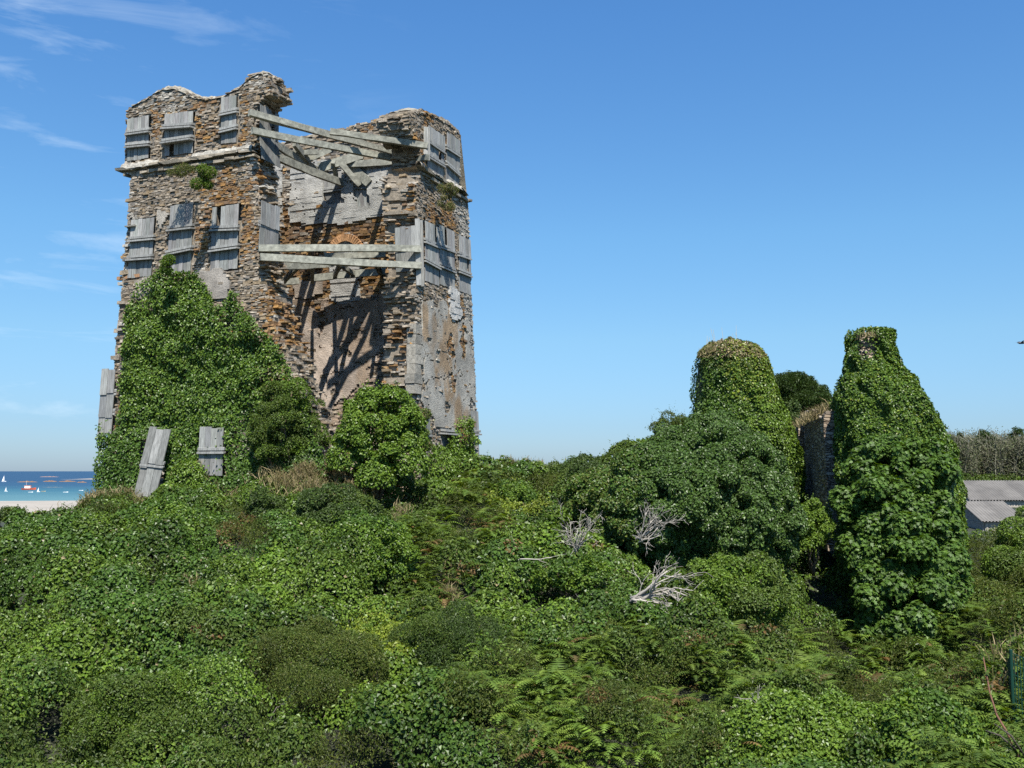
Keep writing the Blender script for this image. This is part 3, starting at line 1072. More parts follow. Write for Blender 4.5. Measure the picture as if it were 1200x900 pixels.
def bush(name, label, cat, group, px, py, Y, rxp, ryp, kind, leaf=.085, lai=2.4, mat=None, depth=None, nl=None, lobed=False, wid=.8, spread=.6, droop=.3, extra=None, trunk="stem", dome=False, rag=.95):
    """a rounded shrub standing at photo position px,py (its middle) at distance Y; rxp, ryp: half sizes in photo pixels"""
    c = at(px, py, Y)
    rx, rz = rxp / F * Y, ryp / F * Y
    ry = depth or min(rx, rz * 1.2)
    loc = c - np.array([0, 0, rz])
    t = thing(name, loc, label, cat, group)
    rb = max(min(rx, rz) * .30, .16)
    n = nl or int(10 + 9 * (rx * rz) / (rb * rb) * .33)
    C, R = lobes(c, rx - rb * .5, ry, rz - rb * .5, n, rb * .5, rb * 1.3)
    if dome:
        d = unit(rng.normal(0, 1, (n * 6, 3))); d = d[(d[:, 2] > -.5) & (d[:, 1] < .5)][:n * 3]
        C = c + d * np.array([rx, ry, rz]) * (.9 - .5 * rag + rag * fbm(d[:, 0] * 2.2 + px, d[:, 1] * 2.2, d[:, 2] * 2.2, seed=7, o=2))[:, None] * rng.uniform(.9, 1.06, (len(d), 1)); R = rng.uniform(.10, .34, len(d)) * max(1, min(rx, rz) / 1.6)
        C = np.concatenate([C, [c + [0, 0, rz * .2], c + [rx * .4, 0, -.2 * rz], c - [rx * .4, 0, .2 * rz]]]); R = np.append(R, [min(rx, rz) * .6] * 3)
    C = np.concatenate([C, [c - [0, 0, rz * .2]]]); R = np.append(R, min(rx, rz) * .6)
    if extra is not None:
        C = np.concatenate([C, extra[0]]); R = np.concatenate([R, extra[1]])
    la = leaf * leaf * (.34 if not lobed else .5)
    P, D = blob_points(C, R, lai / la * .55)
    k = D @ unit(np.array([-px + 600, -F, 250.])) > -.55
    P, D = P[k], D[k]
    up = unit(D + np.array([0, -.15, .35]))
    out_ = np.nonzero((((P - c) / np.array([rx, ry, rz])) ** 2).sum(1) > .75)[0]
    ns = int(26 + 30 * rx * rz)
    if len(out_) > ns:
        w_ = rng.choice(out_, ns)
        P2, N2, S2 = sprigs(P[w_], D[w_], rng.uniform(.18, .5, ns) * min(1, rz + .4), leaf)
        P = np.concatenate([P, P2]); up = np.concatenate([up, N2]); Sz = np.concatenate([leaf * rng.uniform(.65, 1.25, len(up) - len(P2)), S2])
    else:
        Sz = leaf * rng.uniform(.65, 1.25, len(P))
    if isinstance(kind, str):
        cols = pick(kind, len(P))
        alt = {"dark": "bramble", "olive": "bramble", "bramble": "bright", "bright": "bright" if "mound" in name else "ivy", "ivy": "bright", "yellow": "bright"}.get(kind, kind)
        mixn = fbm(P[:, 0] * 1.1, P[:, 1] * 1.1, P[:, 2] * 1.1, seed=int(px) % 97) + rng.normal(0, .08, len(P))
        q = mixn > .56
        cols[q] = pick(alt, q.sum())
        kind = cols
    foliage("crown", P, up, Sz, kind, mat or M_LEAF, t, wid, spread, lobed, droop)
    tops = C[rng.integers(0, len(C), 7)]
    stems(loc + [0, 0, -.3], tops, .035 * max(rx, rz) + .01).build(trunk, M_BARK, t, True)
    return t


# ------------------------------------------------------------------ terrain
CTRL = [(-100, 900, 14.5), (0, 900, 15), (300, 905, 15), (600, 905, 15.5), (900, 905, 15), (1200, 905, 14.5), (1330, 905, 14),
        (-150, 760, 21), (0, 765, 20), (300, 765, 20.5), (600, 765, 21.5), (900, 795, 21), (1060, 850, 22), (1200, 800, 19.5), (1350, 800, 20),
        (-150, 680, 27), (0, 668, 27), (150, 655, 28), (300, 655, 28), (450, 660, 28), (600, 668, 29), (850, 722, 28), (1060, 838, 29), (1200, 725, 30), (1350, 725, 30),
        (0, 645, 33), (60, 608, 36), (0, 690, 48), (60, 655, 50), (-60, 700, 44), (10, 640, 38), (120, 585, 38.5), (200, 580, 38), (265, 572, 37.5), (330, 565, 37), (400, 570, 36.5), (470, 590, 35), (530, 570, 39), (560, 556, 43.5),
        (600, 562, 44), (640, 554, 48), (690, 552, 44), (760, 535, 43), (850, 555, 43), (650, 598, 37), (715, 606, 37), (800, 640, 36), (950, 640, 40), (1060, 700, 38), (1200, 640, 46), (1350, 640, 46),
        (400, 556, 44), (300, 560, 46), (200, 572, 48), (60, 628, 44), (0, 690, 42), (-120, 690, 40), (0, 650, 55), (100, 640, 60),
        (600, 549, 62), (700, 552, 62), (850, 575, 60), (1000, 600, 60), (1150, 612, 60), (1300, 612, 62)]
cpts = np.array([at(*q) for q in CTRL])
cpts[:, 2] -= CZ


def rbf_fit(X, v):
    d = np.linalg.norm(X[:, None] - X[None], axis=2)
    n = len(X)
    A = np.zeros((n + 3, n + 3))
    A[:n, :n] = d + np.eye(n) * .15
    A[:n, n] = 1; A[:n, n + 1:] = X
    A[n, :n] = 1; A[n + 1:, :n] = X.T
    return np.linalg.solve(A, np.concatenate([v, np.zeros(3)]))


Wg = rbf_fit(cpts[:, :2], cpts[:, 2])


def near_z(x, y):
    q = np.stack([x, y], -1)
    r = np.zeros(len(q))
    for a in range(0, len(q), 20000):
        b = q[a:a + 20000]
        d = np.linalg.norm(b[:, None] - cpts[None, :, :2], axis=2)
        r[a:a + 20000] = d @ Wg[:-3] + Wg[-3] + b @ Wg[-2:]
    return r


def smooth(a, b, v):
    t = np.clip((v - a) / (b - a), 0, 1)
    return t * t * (3 - 2 * t)


def ground_z(x, y):
    """canopy-mean height over the eye"""
    x = np.asarray(x, float).ravel(); y = np.asarray(y, float).ravel()
    n = np.clip(near_z(np.clip(x, -40, 45), np.clip(y, 6, 66)), -8, 1.0)
    ang = x / np.maximum(y, 1)
    right = smooth(-.30, -.12, ang)
    land = -3.0 * smooth(.15, .5, ang) + (2.4 + 1.0 * fbm(x * .004, y * .004, seed=3)) * smooth(120, 500, y) * smooth(-.2, .1, ang) + .3
    shore = np.maximum(-12.4, -(.049 * y + .3))
    f = right * land + (1 - right) * shore
    w = smooth(52, 95, np.hypot(x, y))
    z = n * (1 - w) + f * w
    return np.where(y < 0, -4.8 + 0 * z, z)


def sheet(xs, ys, zf, name, mat, smooth_=True, col=None):
    X, Y = np.meshgrid(xs, ys, indexing="ij")
    Z = zf(X.ravel(), Y.ravel())
    V = np.stack([X.ravel(), Y.ravel(), Z + CZ], 1)
    i, j = np.meshgrid(np.arange(len(xs) - 1), np.arange(len(ys) - 1), indexing="ij")
    a = (i * len(ys) + j).ravel()
    Fq = np.stack([a, a + len(ys), a + len(ys) + 1, a + 1], 1)
    return mk(name, V, Fq, mat, None, None, smooth_)


def axis(*seg):
    out = []
    for a, b, n in seg:
        out.append(np.linspace(a, b, n, endpoint=False))
    return np.concatenate(out)


m, nt, out = newmat("soil_and_scrub")
L = nt.links.new
g = N(nt, "NewGeometry"); sx = N(nt, "SeparateXYZ"); L(g.outputs["Position"], sx.inputs[0])
n1 = N(nt, "TexNoise", Scale=.35, Detail=8.0, Roughness=.65); L(g.outputs["Position"], n1.inputs["Vector"])
r1 = N(nt, "ValToRGB")
r1.color_ramp.elements[0].position = .35; r1.color_ramp.elements[0].color = (.010, .012, .006, 1)  # near soil darkened in colour so gaps between bushes read as shade
r1.color_ramp.elements[1].position = .7; r1.color_ramp.elements[1].color = (.026, .032, .012, 1)
L(n1.outputs["Fac"], r1.inputs[0])
n3 = N(nt, "TexNoise", Scale=.03, Detail=6.0); L(g.outputs["Position"], n3.inputs["Vector"])
r3 = N(nt, "ValToRGB")
r3.color_ramp.elements[0].position = .4; r3.color_ramp.elements[0].color = (.06, .10, .03, 1)
r3.color_ramp.elements[1].position = .62; r3.color_ramp.elements[1].color = (.16, .18, .06, 1)
L(n3.outputs["Fac"], r3.inputs[0])
mr = N(nt, "MapRange"); mr.inputs["From Min"].default_value = 80; mr.inputs["From Max"].default_value = 200; L(sx.outputs["Y"], mr.inputs["Value"])
mx = N(nt, "Mix", data_type='RGBA'); L(mr.outputs[0], mx.inputs[0]); L(r1.outputs[0], mx.inputs[6]); L(r3.outputs[0], mx.inputs[7])
mr2 = N(nt, "MapRange"); mr2.inputs["From Min"].default_value = 2.6; mr2.inputs["From Max"].default_value = 1.2; L(sx.outputs["Z"], mr2.inputs["Value"])
mx2 = N(nt, "Mix", data_type='RGBA'); L(mr2.outputs[0], mx2.inputs[0]); L(mx.outputs[2], mx2.inputs[6]); mx2.inputs[7].default_value = (.25, .225, .19, 1)
p = N(nt, "BsdfPrincipled", Roughness=.95); L(mx2.outputs[2], p.inputs["Base Color"])
b = N(nt, "Bump", Strength=.6, Distance=.15); L(n1.outputs["Fac"], b.inputs["Height"]); L(b.outputs[0], p.inputs["Normal"])
L(p.outputs[0], out.inputs[0])
xs = axis((-3000, -400, 8), (-400, -60, 34), (-60, 60, 150), (60, 400, 34), (400, 3001, 9))
xs = np.append(xs, 3000)
ys = axis((-60, 4, 8), (4, 70, 100), (70, 500, 86), (500, 4000, 20)); ys = np.append(ys, 4000)
tag(sheet(xs, ys, lambda x, y: ground_z(x, y) - .75 * (np.hypot(x, y) < 75), "ground", m), None, None, kind="structure")

# beach and sea
m, nt, out = newmat("sea_water")
L = nt.links.new
g = N(nt, "NewGeometry"); sx = N(nt, "SeparateXYZ"); L(g.outputs["Position"], sx.inputs[0])
nz = N(nt, "TexNoise", Scale=.012, Detail=3.0); L(g.outputs["Position"], nz.inputs["Vector"])
ad = N(nt, "Math", operation='MULTIPLY_ADD'); L(nz.outputs["Fac"], ad.inputs[0]); ad.inputs[1].default_value = 160; L(sx.outputs["Y"], ad.inputs[2])
mr = N(nt, "MapRange"); mr.inputs["From Min"].default_value = 470; mr.inputs["From Max"].default_value = 1250; L(ad.outputs[0], mr.inputs["Value"])
r1 = N(nt, "ValToRGB")
e = r1.color_ramp.elements
e[0].position = 0; e[0].color = (.075, .16, .17, 1)
e[1].position = 1; e[1].color = (.010, .036, .078, 1)
q = e.new(.28); q.color = (.024, .088, .118, 1)
q = e.new(.55); q.color = (.012, .047, .09, 1)
L(mr.outputs[0], r1.inputs[0])
p = N(nt, "BsdfPrincipled", Roughness=.45); L(r1.outputs[0], p.inputs["Base Color"]); p.inputs["Specular IOR Level"].default_value = .25
n2 = N(nt, "TexNoise", Scale=.25, Detail=6.0); L(g.outputs["Position"], n2.inputs["Vector"])
b = N(nt, "Bump", Strength=.5, Distance=.6); L(n2.outputs["Fac"], b.inputs["Height"]); L(b.outputs[0], p.inputs["Normal"])
L(p.outputs[0], out.inputs[0])
tag(mk("sea", [(-40000, 300, 0), (20000, 300, 0), (20000, 45000, 0), (-40000, 45000, 0)], np.array([[0, 1, 2, 3]]), m), None, None, kind="structure")
M_SAND = plain_mat("pale_sand", (.25, .225, .19), .95, .05, .1, .3, .4)
bx = np.linspace(-520, -100, 40); by = np.linspace(0, 1, 8)
V = []; Fq = []
for i, x in enumerate(bx):
    far = 404 + 8 * math.sin(x * .03) ; near = 262
    for q in by:
        y = near + (far - near) * q
        V.append((x, y, .9 - .95 * q))
for i in range(len(bx) - 1):
    for j in range(len(by) - 1):
        Fq.append([i * 8 + j, (i + 1) * 8 + j, (i + 1) * 8 + j + 1, i * 8 + j + 1])
tag(mk("beach", V, np.array(Fq), M_SAND, smooth=True), None, None, kind="structure")

# ------------------------------------------------------------------ undergrowth: a lumpy canopy over the slope
GX0, GX1, GY0, GY1, GC = -34.0, 36.0, 11.0, 50.0, .1
gx = np.arange(GX0, GX1, GC); gy = np.arange(GY0, GY1, GC)
XX, YY = np.meshgrid(gx, gy, indexing="ij")
G0 = ground_z(XX.ravel()[::1], YY.ravel()).reshape(XX.shape)
Hc = G0 - .75
HOLES = [(250, 568, 24, 14), (180, 588, 16, 10), (308, 838, 34, 26), (660, 708, 34, 14), (85, 790, 26, 14), (505, 850, 14, 8), (960, 690, 26, 40), (650, 862, 13, 8), (215, 585, 10, 6),
         (530, 700, 8, 30), (430, 690, 22, 8), (1010, 905, 20, 8), (870, 860, 20, 14), (160, 600, 12, 5)]
for _ in range(95):
    HOLES.append((rng.uniform(-40, 1240), rng.uniform(610, 810), rng.uniform(8, 24), rng.uniform(5, 12)))
nb = 5200
bxs = rng.uniform(GX0, GX1, nb); bys = GY0 + (GY1 - GY0) * rng.random(nb)
brs = rng.uniform(.32, 1.1, nb) * (.65 + .35 * np.clip(bys / 30, .5, 1.2))
bz = ground_z(bxs, bys) - brs * 1.2 + 2.1 * (fbm(bxs * .42, bys * .42, seed=8) - .5) + rng.normal(0, .24, nb) - .12
bpx, bpyy = project(np.stack([bxs, bys, bz + CZ + brs], 1))
inb = (bpx > -260) & (bpx < 1460)
for cx, cy, rx, ry in HOLES:
    inb &= ((bpx - cx) / rx) ** 2 + ((bpyy - cy) / ry) ** 2 > 1
# nothing grows inside the tower
rel = np.stack([bxs, bys], 1) - TN
ts, tt = rel @ TA, rel @ TB
inb &= ~((ts > 2.2) & (ts < LA - .2) & (tt > .3) & (tt < LB - .3))
bxs, bys, brs, bz = bxs[inb], bys[inb], brs[inb], bz[inb]
for x, y, r, z in zip(bxs, bys, brs, bz):
    i0, i1 = int((x - r - GX0) / GC), int((x + r - GX0) / GC) + 1
    j0, j1 = int((y - r - GY0) / GC), int((y + r - GY0) / GC) + 1
    i0, j0 = max(i0, 0), max(j0, 0)
    sx_, sy_ = XX[i0:i1, j0:j1], YY[i0:i1, j0:j1]
    d2 = r * r - (sx_ - x) ** 2 - (sy_ - y) ** 2
    hh = np.where(d2 > 0, z + np.sqrt(np.maximum(d2, 0)) * 1.7, -99)
    Hc[i0:i1, j0:j1] = np.maximum(Hc[i0:i1, j0:j1], hh)
dHx, dHy = np.gradient(Hc, GC)
NRM = unit(np.stack([-dHx, -dHy, np.ones_like(Hc)], -1))
area = np.minimum(1 / np.maximum(NRM[..., 2], .25), 3.5) * GC * GC
ppx, ppy = project(np.stack([XX.ravel(), YY.ravel(), Hc.ravel() + CZ], 1))
vis = ((ppx > -160) & (ppx < 1360) & (ppy < 1010)).reshape(XX.shape)
rel = np.stack([XX.ravel(), YY.ravel()], 1) - TN
ts, tt = (rel @ TA).reshape(XX.shape), (rel @ TB).reshape(XX.shape)
vis &= ~((ts > 2.4) & (ts < LA - .3) & (tt > .4) & (tt < LB - .4))
# hidden from every nearby viewpoint behind the mound: thinner
fade = np.where(YY > 46, .5, 1.0)

# what grows where: cx, cy, rx, ry, kind (photo pixels)
PATCH = [(440, 755, 38, 45, "yellow"), (455, 800, 30, 35, "bright"), (530, 640, 40, 45, "fern"), (500, 650, 60, 80, "fern"), (690, 830, 130, 90, "fern"),
         (600, 800, 80, 50, "fern"), (760, 800, 90, 60, "fern"), (1000, 780, 160, 50, "fern"), (1150, 700, 60, 80, "fern"), (880, 790, 90, 70, "fern"),
         (1130, 850, 90, 60, "fern"), (800, 870, 60, 40, "fern"), (730, 760, 60, 40, "fern"), (560, 590, 60, 40, "fern"), (350, 790, 60, 40, "olive"),
         (150, 850, 90, 50, "bramble"), (60, 870, 90, 40, "bramble"), (300, 870, 80, 40, "bramble"), (400, 880, 60, 30, "olive"), (280, 620, 35, 30, "olive"),
         (1165, 660, 45, 50, "olive"), (1010, 820, 60, 30, "olive"), (110, 580, 60, 14, "olive"), (430, 670, 50, 50, "bright"), (610, 580, 30, 25, "yellow"),
         (960, 600, 25, 40, "bright"), (480, 590, 30, 20, "bramble"), (640, 560, 60, 16, "olive"), (345, 760, 50, 35, "olive"), (250, 730, 60, 25, "bramble")]
RUST = [(270, 625, 16, 18), (290, 605, 10, 8), (230, 735, 8, 6), (700, 815, 16, 10), (640, 880, 30, 14), (800, 810, 20, 10), (1020, 790, 20, 8), (790, 830, 14, 20),
        (505, 640, 8, 12), (545, 665, 18, 10), (600, 640, 14, 8), (255, 745, 10, 5), (895, 735, 20, 6), (820, 745, 20, 8), (1130, 790, 20, 8), (520, 690, 6, 26),
        (575, 610, 30, 8), (1165, 800, 16, 14), (700, 640, 10, 5)]


def kinds_at(px, py, x, y):
    n = len(px)
    a = fbm(x * .45, y * .45, seed=61, o=3) + .10 * rng.normal(0, 1, n)
    k = np.where(a < .47, 0, np.where(a < .58, 1, 2)).astype(int)          # ivy, bramble, bright
    names = ["ivy", "bramble", "bright", "fern", "yellow", "olive", "dark", "bluegreen"]
    jx = 30 * (fbm(x * .9, y * .9, seed=71) - .5) * 2; jy = 24 * (fbm(x * .9, y * .9, seed=72) - .5) * 2
    for cx, cy, rx, ry, kd in PATCH:
        q = ((px + jx - cx) / rx) ** 2 + ((py + jy - cy) / ry) ** 2 < 1 + rng.normal(0, .25, n)
        k[q] = names.index(kd)
    q = (k == 3) & (fbm(x * 1.2, y * 1.2, seed=77, o=2) + rng.normal(0, .05, n) > .56)
    k[q] = np.where(fbm(x[q] * .8, y[q] * .8, seed=78) > .5, 1, 5)
    return k, names


def sample_canopy(dens):
    cnt = rng.poisson(np.where(vis, area * dens * fade, 0).ravel())
    idx = np.repeat(np.arange(len(cnt)), cnt)
    n = len(idx)
    x = XX.ravel()[idx] + rng.uniform(-.5, .5, n) * GC
    y = YY.ravel()[idx] + rng.uniform(-.5, .5, n) * GC
    z = Hc.ravel()[idx] + dHx.ravel()[idx].clip(-4, 4) * (x - XX.ravel()[idx]) + dHy.ravel()[idx].clip(-4, 4) * (y - YY.ravel()[idx])
    nn = NRM.reshape(-1, 3)[idx]
    dep = rng.random(n) ** 1.6 * .22
    P = np.stack([x, y, z + CZ], 1) - nn * dep[:, None] + rng.normal(0, .025, (n, 3))
    return P, nn


dens = 800 * (22 / np.clip(YY, 14, 45)) ** 1.3 * (1 - .15 * smooth(40, 48, YY))
P, nn = sample_canopy(dens)
px, py = project(P)
kk, names = kinds_at(px, py, P[:, 0], P[:, 1])
Ls = .082 * (.62 + .75 * fbm(P[:, 0] * .6, P[:, 1] * .6, seed=91, o=2)) * (np.clip(P[:, 1], 14, 45) / 22) ** .62 * rng.uniform(.65, 1.25, len(P))
rust = np.zeros(len(P), bool)
for cx, cy, rx, ry in RUST:
    rust |= (((px - cx) / rx) ** 2 + ((py - cy) / ry) ** 2 < 1) & (rng.random(len(P)) < .4)
spec = {"ivy": ("ivy_ground_cover", M_IVY, .9, .45), "bramble": ("bramble_undergrowth", M_LEAF, .65, .7), "bright": ("creeper_undergrowth", M_IVY, .85, .5),
        "yellow": ("yellow_leaves", M_LEAF, .8, .6), "olive": ("scrub_leaves", M_LEAF, .4, .9)}
for i, nm in enumerate(names):
    if nm not in spec:
        continue
    q = kk == i
    if not q.any():
        continue
    c = pick(nm, q.sum())
    c *= (.46 + .84 * fbm(P[q, 0] * .9, P[q, 1] * .9, seed=95, o=3))[:, None]
    rr = rust[q]
    c[rr] = pick("rust", rr.sum())
    Pq, Nq, Sq = P[q], nn[q] + [0, -.1, .25], Ls[q] * (.8 if nm == 'olive' else 1)
    w_ = rng.choice(len(Pq), max(len(Pq) // 260, 1))
    P2, N2, S2 = sprigs(Pq[w_], nn[q][w_], rng.uniform(.15, .5, len(w_)), .075, 10)
    keep_ = slice(None)
    on, mat, wid, sprd = spec[nm]
    dz = rng.random(q.sum()) < .008
    c[dz] = pick("straw", dz.sum()) * .8
    o = foliage(on, np.concatenate([Pq, P2]), np.concatenate([Nq, N2]), np.concatenate([Sq, S2]), np.concatenate([c, pick(nm, len(P2)) * 1.1]), mat, None, wid, sprd)
    tag(o, {"ivy": "dark glossy ivy covering the bushy slope below the tower", "bramble": "mid green bramble thicket covering the slope",
            "bright": "lighter green creeper leaves spread over the bushy slope", "yellow": "patch of yellow green leaves on the slope below the tower",
            "olive": "fine olive scrub leaves over parts of the slope"}[nm], "undergrowth", kind="stuff")
# bracken: fronds standing out of the canopy, with a thin leaf layer under them
q = kk == names.index("fern")
fi = np.nonzero(q)[0]
un = fi[rng.random(len(fi)) < .45]
V, T = leaf_arrays(P[un] - [0, 0, .1], nn[un], Ls[un], .5, .8)
c1 = np.repeat(pick("fern", len(un)) * .75, 2, axis=0)
fr = fi[rng.random(len(fi)) < .17]
FP = P[fr] - [0, 0, .12]
fl = rng.uniform(.16, .40, len(fr)) * rng.choice([1, 1, 1, 1.7], len(fr)) * (np.clip(P[fr, 1], 14, 40) / 22) ** .4
V2, T2, r = frond_arrays(FP, fl, nn[fr] * [1, 1, 0] + np.array([.1, -.25, 0]))
c2 = pick("fern", len(fr)) * (.7 + .7 * fbm(P[fr, 0] * .8, P[fr, 1] * .8, seed=96, o=2))[:, None]
rr = rust[fr]
c2[rr] = pick("rust", rr.sum())
s2 = rng.random(len(fr)) < .025
c2[s2] = pick("rust", s2.sum())
c2 = np.repeat(c2, r, axis=0)
o = mk("bracken", np.concatenate([V, V2]), np.concatenate([T, T2 + len(V)]), M_FERN, None, np.concatenate([c1, c2]))
tag(o, "feathery green and rusty bracken covering the middle and right of the slope", "bracken", kind="stuff")


# dry grass along the foot of the tower
def grass_at(patches, per, hmin, hmax, kind="straw", lift=0.0, pts=None):
    A = []
    for cx, cy, rx, ry, Y, n in patches:
        u = rng.normal(0, .5, n); v = rng.normal(0, .5, n)
        for a, b_ in zip(u, v):
            A.append(at(cx + a * rx, cy + b_ * ry, Y + rng.normal(0, .5)))
    A = np.array(A)
    return A


def canopy_z(x, y):
    i = np.clip(((x - GX0) / GC).astype(int), 0, len(gx) - 1); j = np.clip(((y - GY0) / GC).astype(int), 0, len(gy) - 1)
    return Hc[i, j] + CZ


GR = [(145, 577, 45, 6, 38.2, 1400), (95, 580, 40, 6, 37.5, 700), (265, 566, 22, 8, 37.3, 700), (385, 560, 46, 14, 35.4, 2600), (345, 565, 34, 12, 35.6, 1500), (470, 600, 12, 8, 33.5, 200),
      (530, 690, 12, 26, 26.5, 260), (225, 690, 12, 14, 25.5, 60), (620, 556, 40, 4, 46, 500), (1180, 800, 26, 20, 19, 160), (1165, 755, 40, 30, 22, 120)]
A = grass_at(GR, 1, .3, .6)
A[:, 2] = canopy_z(A[:, 0], A[:, 1]) - .08 + .22 * ((A[:, 1] > 34) & (A[:, 1] < 37))
V, T = blade_arrays(A, rng.uniform(.18, .46, len(A)), .45, .011)
g_c = pick("straw", len(A))
o = mk("dry_grass", V, T, M_GRASS, None, np.repeat(g_c, 3, axis=0))
tag(o, "straw coloured dry grass tufts at the foot of the tower", "grass", kind="stuff")


# ------------------------------------------------------------------ ivy on the tower's left half
IVY_A = [(108, 600), (112, 560), (113, 520), (124, 490), (134, 505), (140, 470), (145, 410), (148, 378), (152, 354), (160, 337), (170, 326), (183, 318), (194, 314), (203, 316),
         (228, 320), (238, 332), (244, 348), (252, 360), (260, 356), (266, 342), (278, 341), (286, 362), (300, 380), (318, 394), (330, 412),
         (340, 432), (350, 466), (362, 498), (380, 540), (388, 600)]


def face_ivy(name, label, cat, mapf, u0, u1, z0, z1, poly, kind, dens, leaf, thick, loc, seed, flare=.0, brown=(), bare=()):
    n = int((u1 - u0) * (z1 - z0) * dens)
    u = rng.uniform(u0, u1, n); z = rng.uniform(z0, z1, n)

    def th(u, z):
        return .06 + thick * 1.3 * fbm(u * 1.1, z * 1.1, seed=seed, o=3) + flare * np.clip(1 - (z + 1.2) / 4.5, 0, 1) ** 1.5
    e = .12
    t0 = th(u, z)
    gu, gz = (th(u + e, z) - t0) / e, (th(u, z + e) - t0) / e
    d = t0 - rng.random(n) ** 1.5 * .2
    P = mapf(u, d, z)
    Pn = mapf(u, d + .1, z); Pu = mapf(u + .1, d, z)
    out_ = unit(Pn - P); uu = unit(Pu - P)
    nn = unit(out_ - uu * gu[:, None] * .9 - np.array([0, 0, 1.]) * (gz * .9)[:, None] + np.array([0, 0, .3]))
    px, py = project(P)
    jx = 5 * (vnoise(u * 2.2, z * 2.2, seed=seed + 5) - .5) * 2 + rng.normal(0, 1.5, n)
    k = inpoly(px + jx, py + rng.normal(0, 2, n), poly)
    for a, b, c, d_ in bare:
        k &= ~((px > a) & (px < c) & (py > b) & (py < d_) & (rng.random(n) < .95))
    thin = fbm(u * .7, z * .7, seed=seed + 9)
    k &= rng.random(n) < np.clip(.45 + (thin - .3) * 3, .3, 1)
    P, nn, px, py = P[k], nn[k], px[k], py[k]
    c = pick(kind, len(P))
    for cx, cy, rx, ry, kd, pr in brown:
        q = (((px - cx) / rx) ** 2 + ((py - cy) / ry) ** 2 < rng.uniform(.4, 1.3, len(px))) & (rng.random(len(px)) < pr)
        c[q] = pick(kd, q.sum())
    t = thing(name, loc, label, cat)
    foliage("leaves", P, nn, leaf * rng.uniform(.65, 1.25, len(P)), c, M_IVY, t, .9, .42, droop=.6)
    return t


iv = face_ivy("ivy", "broad sheet of green ivy climbing the left front of the ruined tower", "ivy", mAf, 1.0, LA + 1.6, -1.9, 8.5, IVY_A, "ivy", 900, .105, .5,
              tw(7, -.3, -1.4).ravel(), 7, flare=.75, bare=[(163, 514, 193, 590), (232, 505, 264, 558), (117, 440, 136, 508)],
              brown=[(330, 470, 36, 70, "olive", .5), (320, 440, 20, 14, "straw", .35), (350, 500, 30, 50, "dark", .6), (325, 455, 14, 16, "rust", .4), (260, 420, 200, 120, "bright", .45),
                     (150, 400, 40, 80, "bright", .5), (200, 350, 50, 40, "bright", .4)])
ms = MB()
for k in range(7):
    u = 5 + k * .9
    zs_ = np.linspace(-1.4, rng.uniform(3, 6.5), 9)
    ms.tube(np.array([tw(u + .3 * math.sin(z * 1.1 + k), -.06, z).ravel() for z in zs_]), np.linspace(.05, .015, 9), 5, (.14, .10, .07))
ms.build("stem", M_BARK, iv, True)

IVY_B = [(500, 560), (500, 545), (505, 525), (515, 520), (524, 528), (533, 508), (541, 495), (546, 488), (552, 492), (556, 505), (562, 548), (564, 575)]
face_ivy("ivy", "yellow green ivy around the foot of the tower's right face", "ivy", mBf, 3.5, LB + .4, -1.6, 3.0, IVY_B, "bright", 1000, .10, .5,
         tw(-.3, 6, -1.0).ravel(), 17, flare=.5)

# plants rooted in the masonry
def tuft(px, py, Y, rx, ry, kind, label, n=900, leaf=.07, straw=.2, cat="wall plant"):
    c = at(px, py, Y)
    t = thing("wall_plant", c, label, cat, "plants rooted in the tower's masonry")
    C, R = lobes(c, rx / F * Y, .25, ry / F * Y, 9, .12, .26, up=-1)
    P, D = blob_points(C, R, n, .5, -1)
    cc = pick(kind, len(P))
    s = rng.random(len(P)) < straw
    cc[s] = pick("straw", s.sum())
    foliage("leaves", P, unit(D + [0, -.2, .2]), leaf * rng.uniform(.6, 1.3, len(P)), cc, M_LEAF, t, .5, .8)
    m = MB()
    for k in range(6):
        e = C[rng.integers(0, len(C))]
        m.tube(np.array([c + [0, .3, -.1], (c + e) / 2 + [0, .05, .05], e]), [.015, .01, .005], 4, (.14, .11, .06))
    m.build("stem", M_BARK, t)
    return t


tuft(240, 211, 37.6, 13, 14, "bright", "bushy green plant growing under the cornice of the tower's left wall", straw=.1)
tuft(205, 200, 38.5, 22, 4, "olive", "low straggling growth along the left cornice beside the bushy green plant", leaf=.05)
tuft(522, 232, 40.8, 14, 20, "olive", "brownish dry plant hanging below the cornice of the right face", straw=.5, leaf=.06)
tuft(466, 231, 41.2, 9, 8, "bright", "small bright green plant on the broken end of the right wall", leaf=.06)
tuft(196, 312, 38.4, 4, 12, "bright", "thin ivy sprig beside the middle window boards of the left wall", leaf=.08, straw=0, n=500)
tuft(495, 500, 39.6, 6, 40, "bramble", "straggling creeper down the breach edge beside the ivy mound", leaf=.07)

# ------------------------------------------------------------------ shrubs that stand on their own
SG = "shrubs on the slope"
bush("ivy_mound", "bright rounded mound of ivy filling the foot of the breach", "ivy", None, 443, 515, 36.2, 52, 64, "bright", .10, 2.8, M_IVY, spread=.5, wid=.9, dome=True, rag=.25,
     extra=(np.array([at(405, 540, 35.6), at(480, 545, 35.5), at(440, 560, 35)]), np.array([.7, .7, .7])))
bush("shrub", "dark brownish shrub heaped against the tower beside the breach, under the ivy sheet", "shrub", SG, 338, 512, 36.9, 38, 58, "bramble", .065, 1.9, spread=.9, dome=True, rag=1.25)
bush("shrub", "blackish green shrub just below the dry grass at the breach", "shrub", SG, 392, 602, 33, 46, 26, "dark", .075, dome=True)
bush("shrub", "small dark shrub below the upright board panel in the ivy", "shrub", SG, 316, 598, 34, 28, 24, "dark", .075)
bush("gorse_bush", "big dark grey-green bush in the middle of the lower slope", "bush", SG, 535, 790, 21, 76, 62, "dark", .045, 2.2, wid=.5, spread=.9, dome=True)
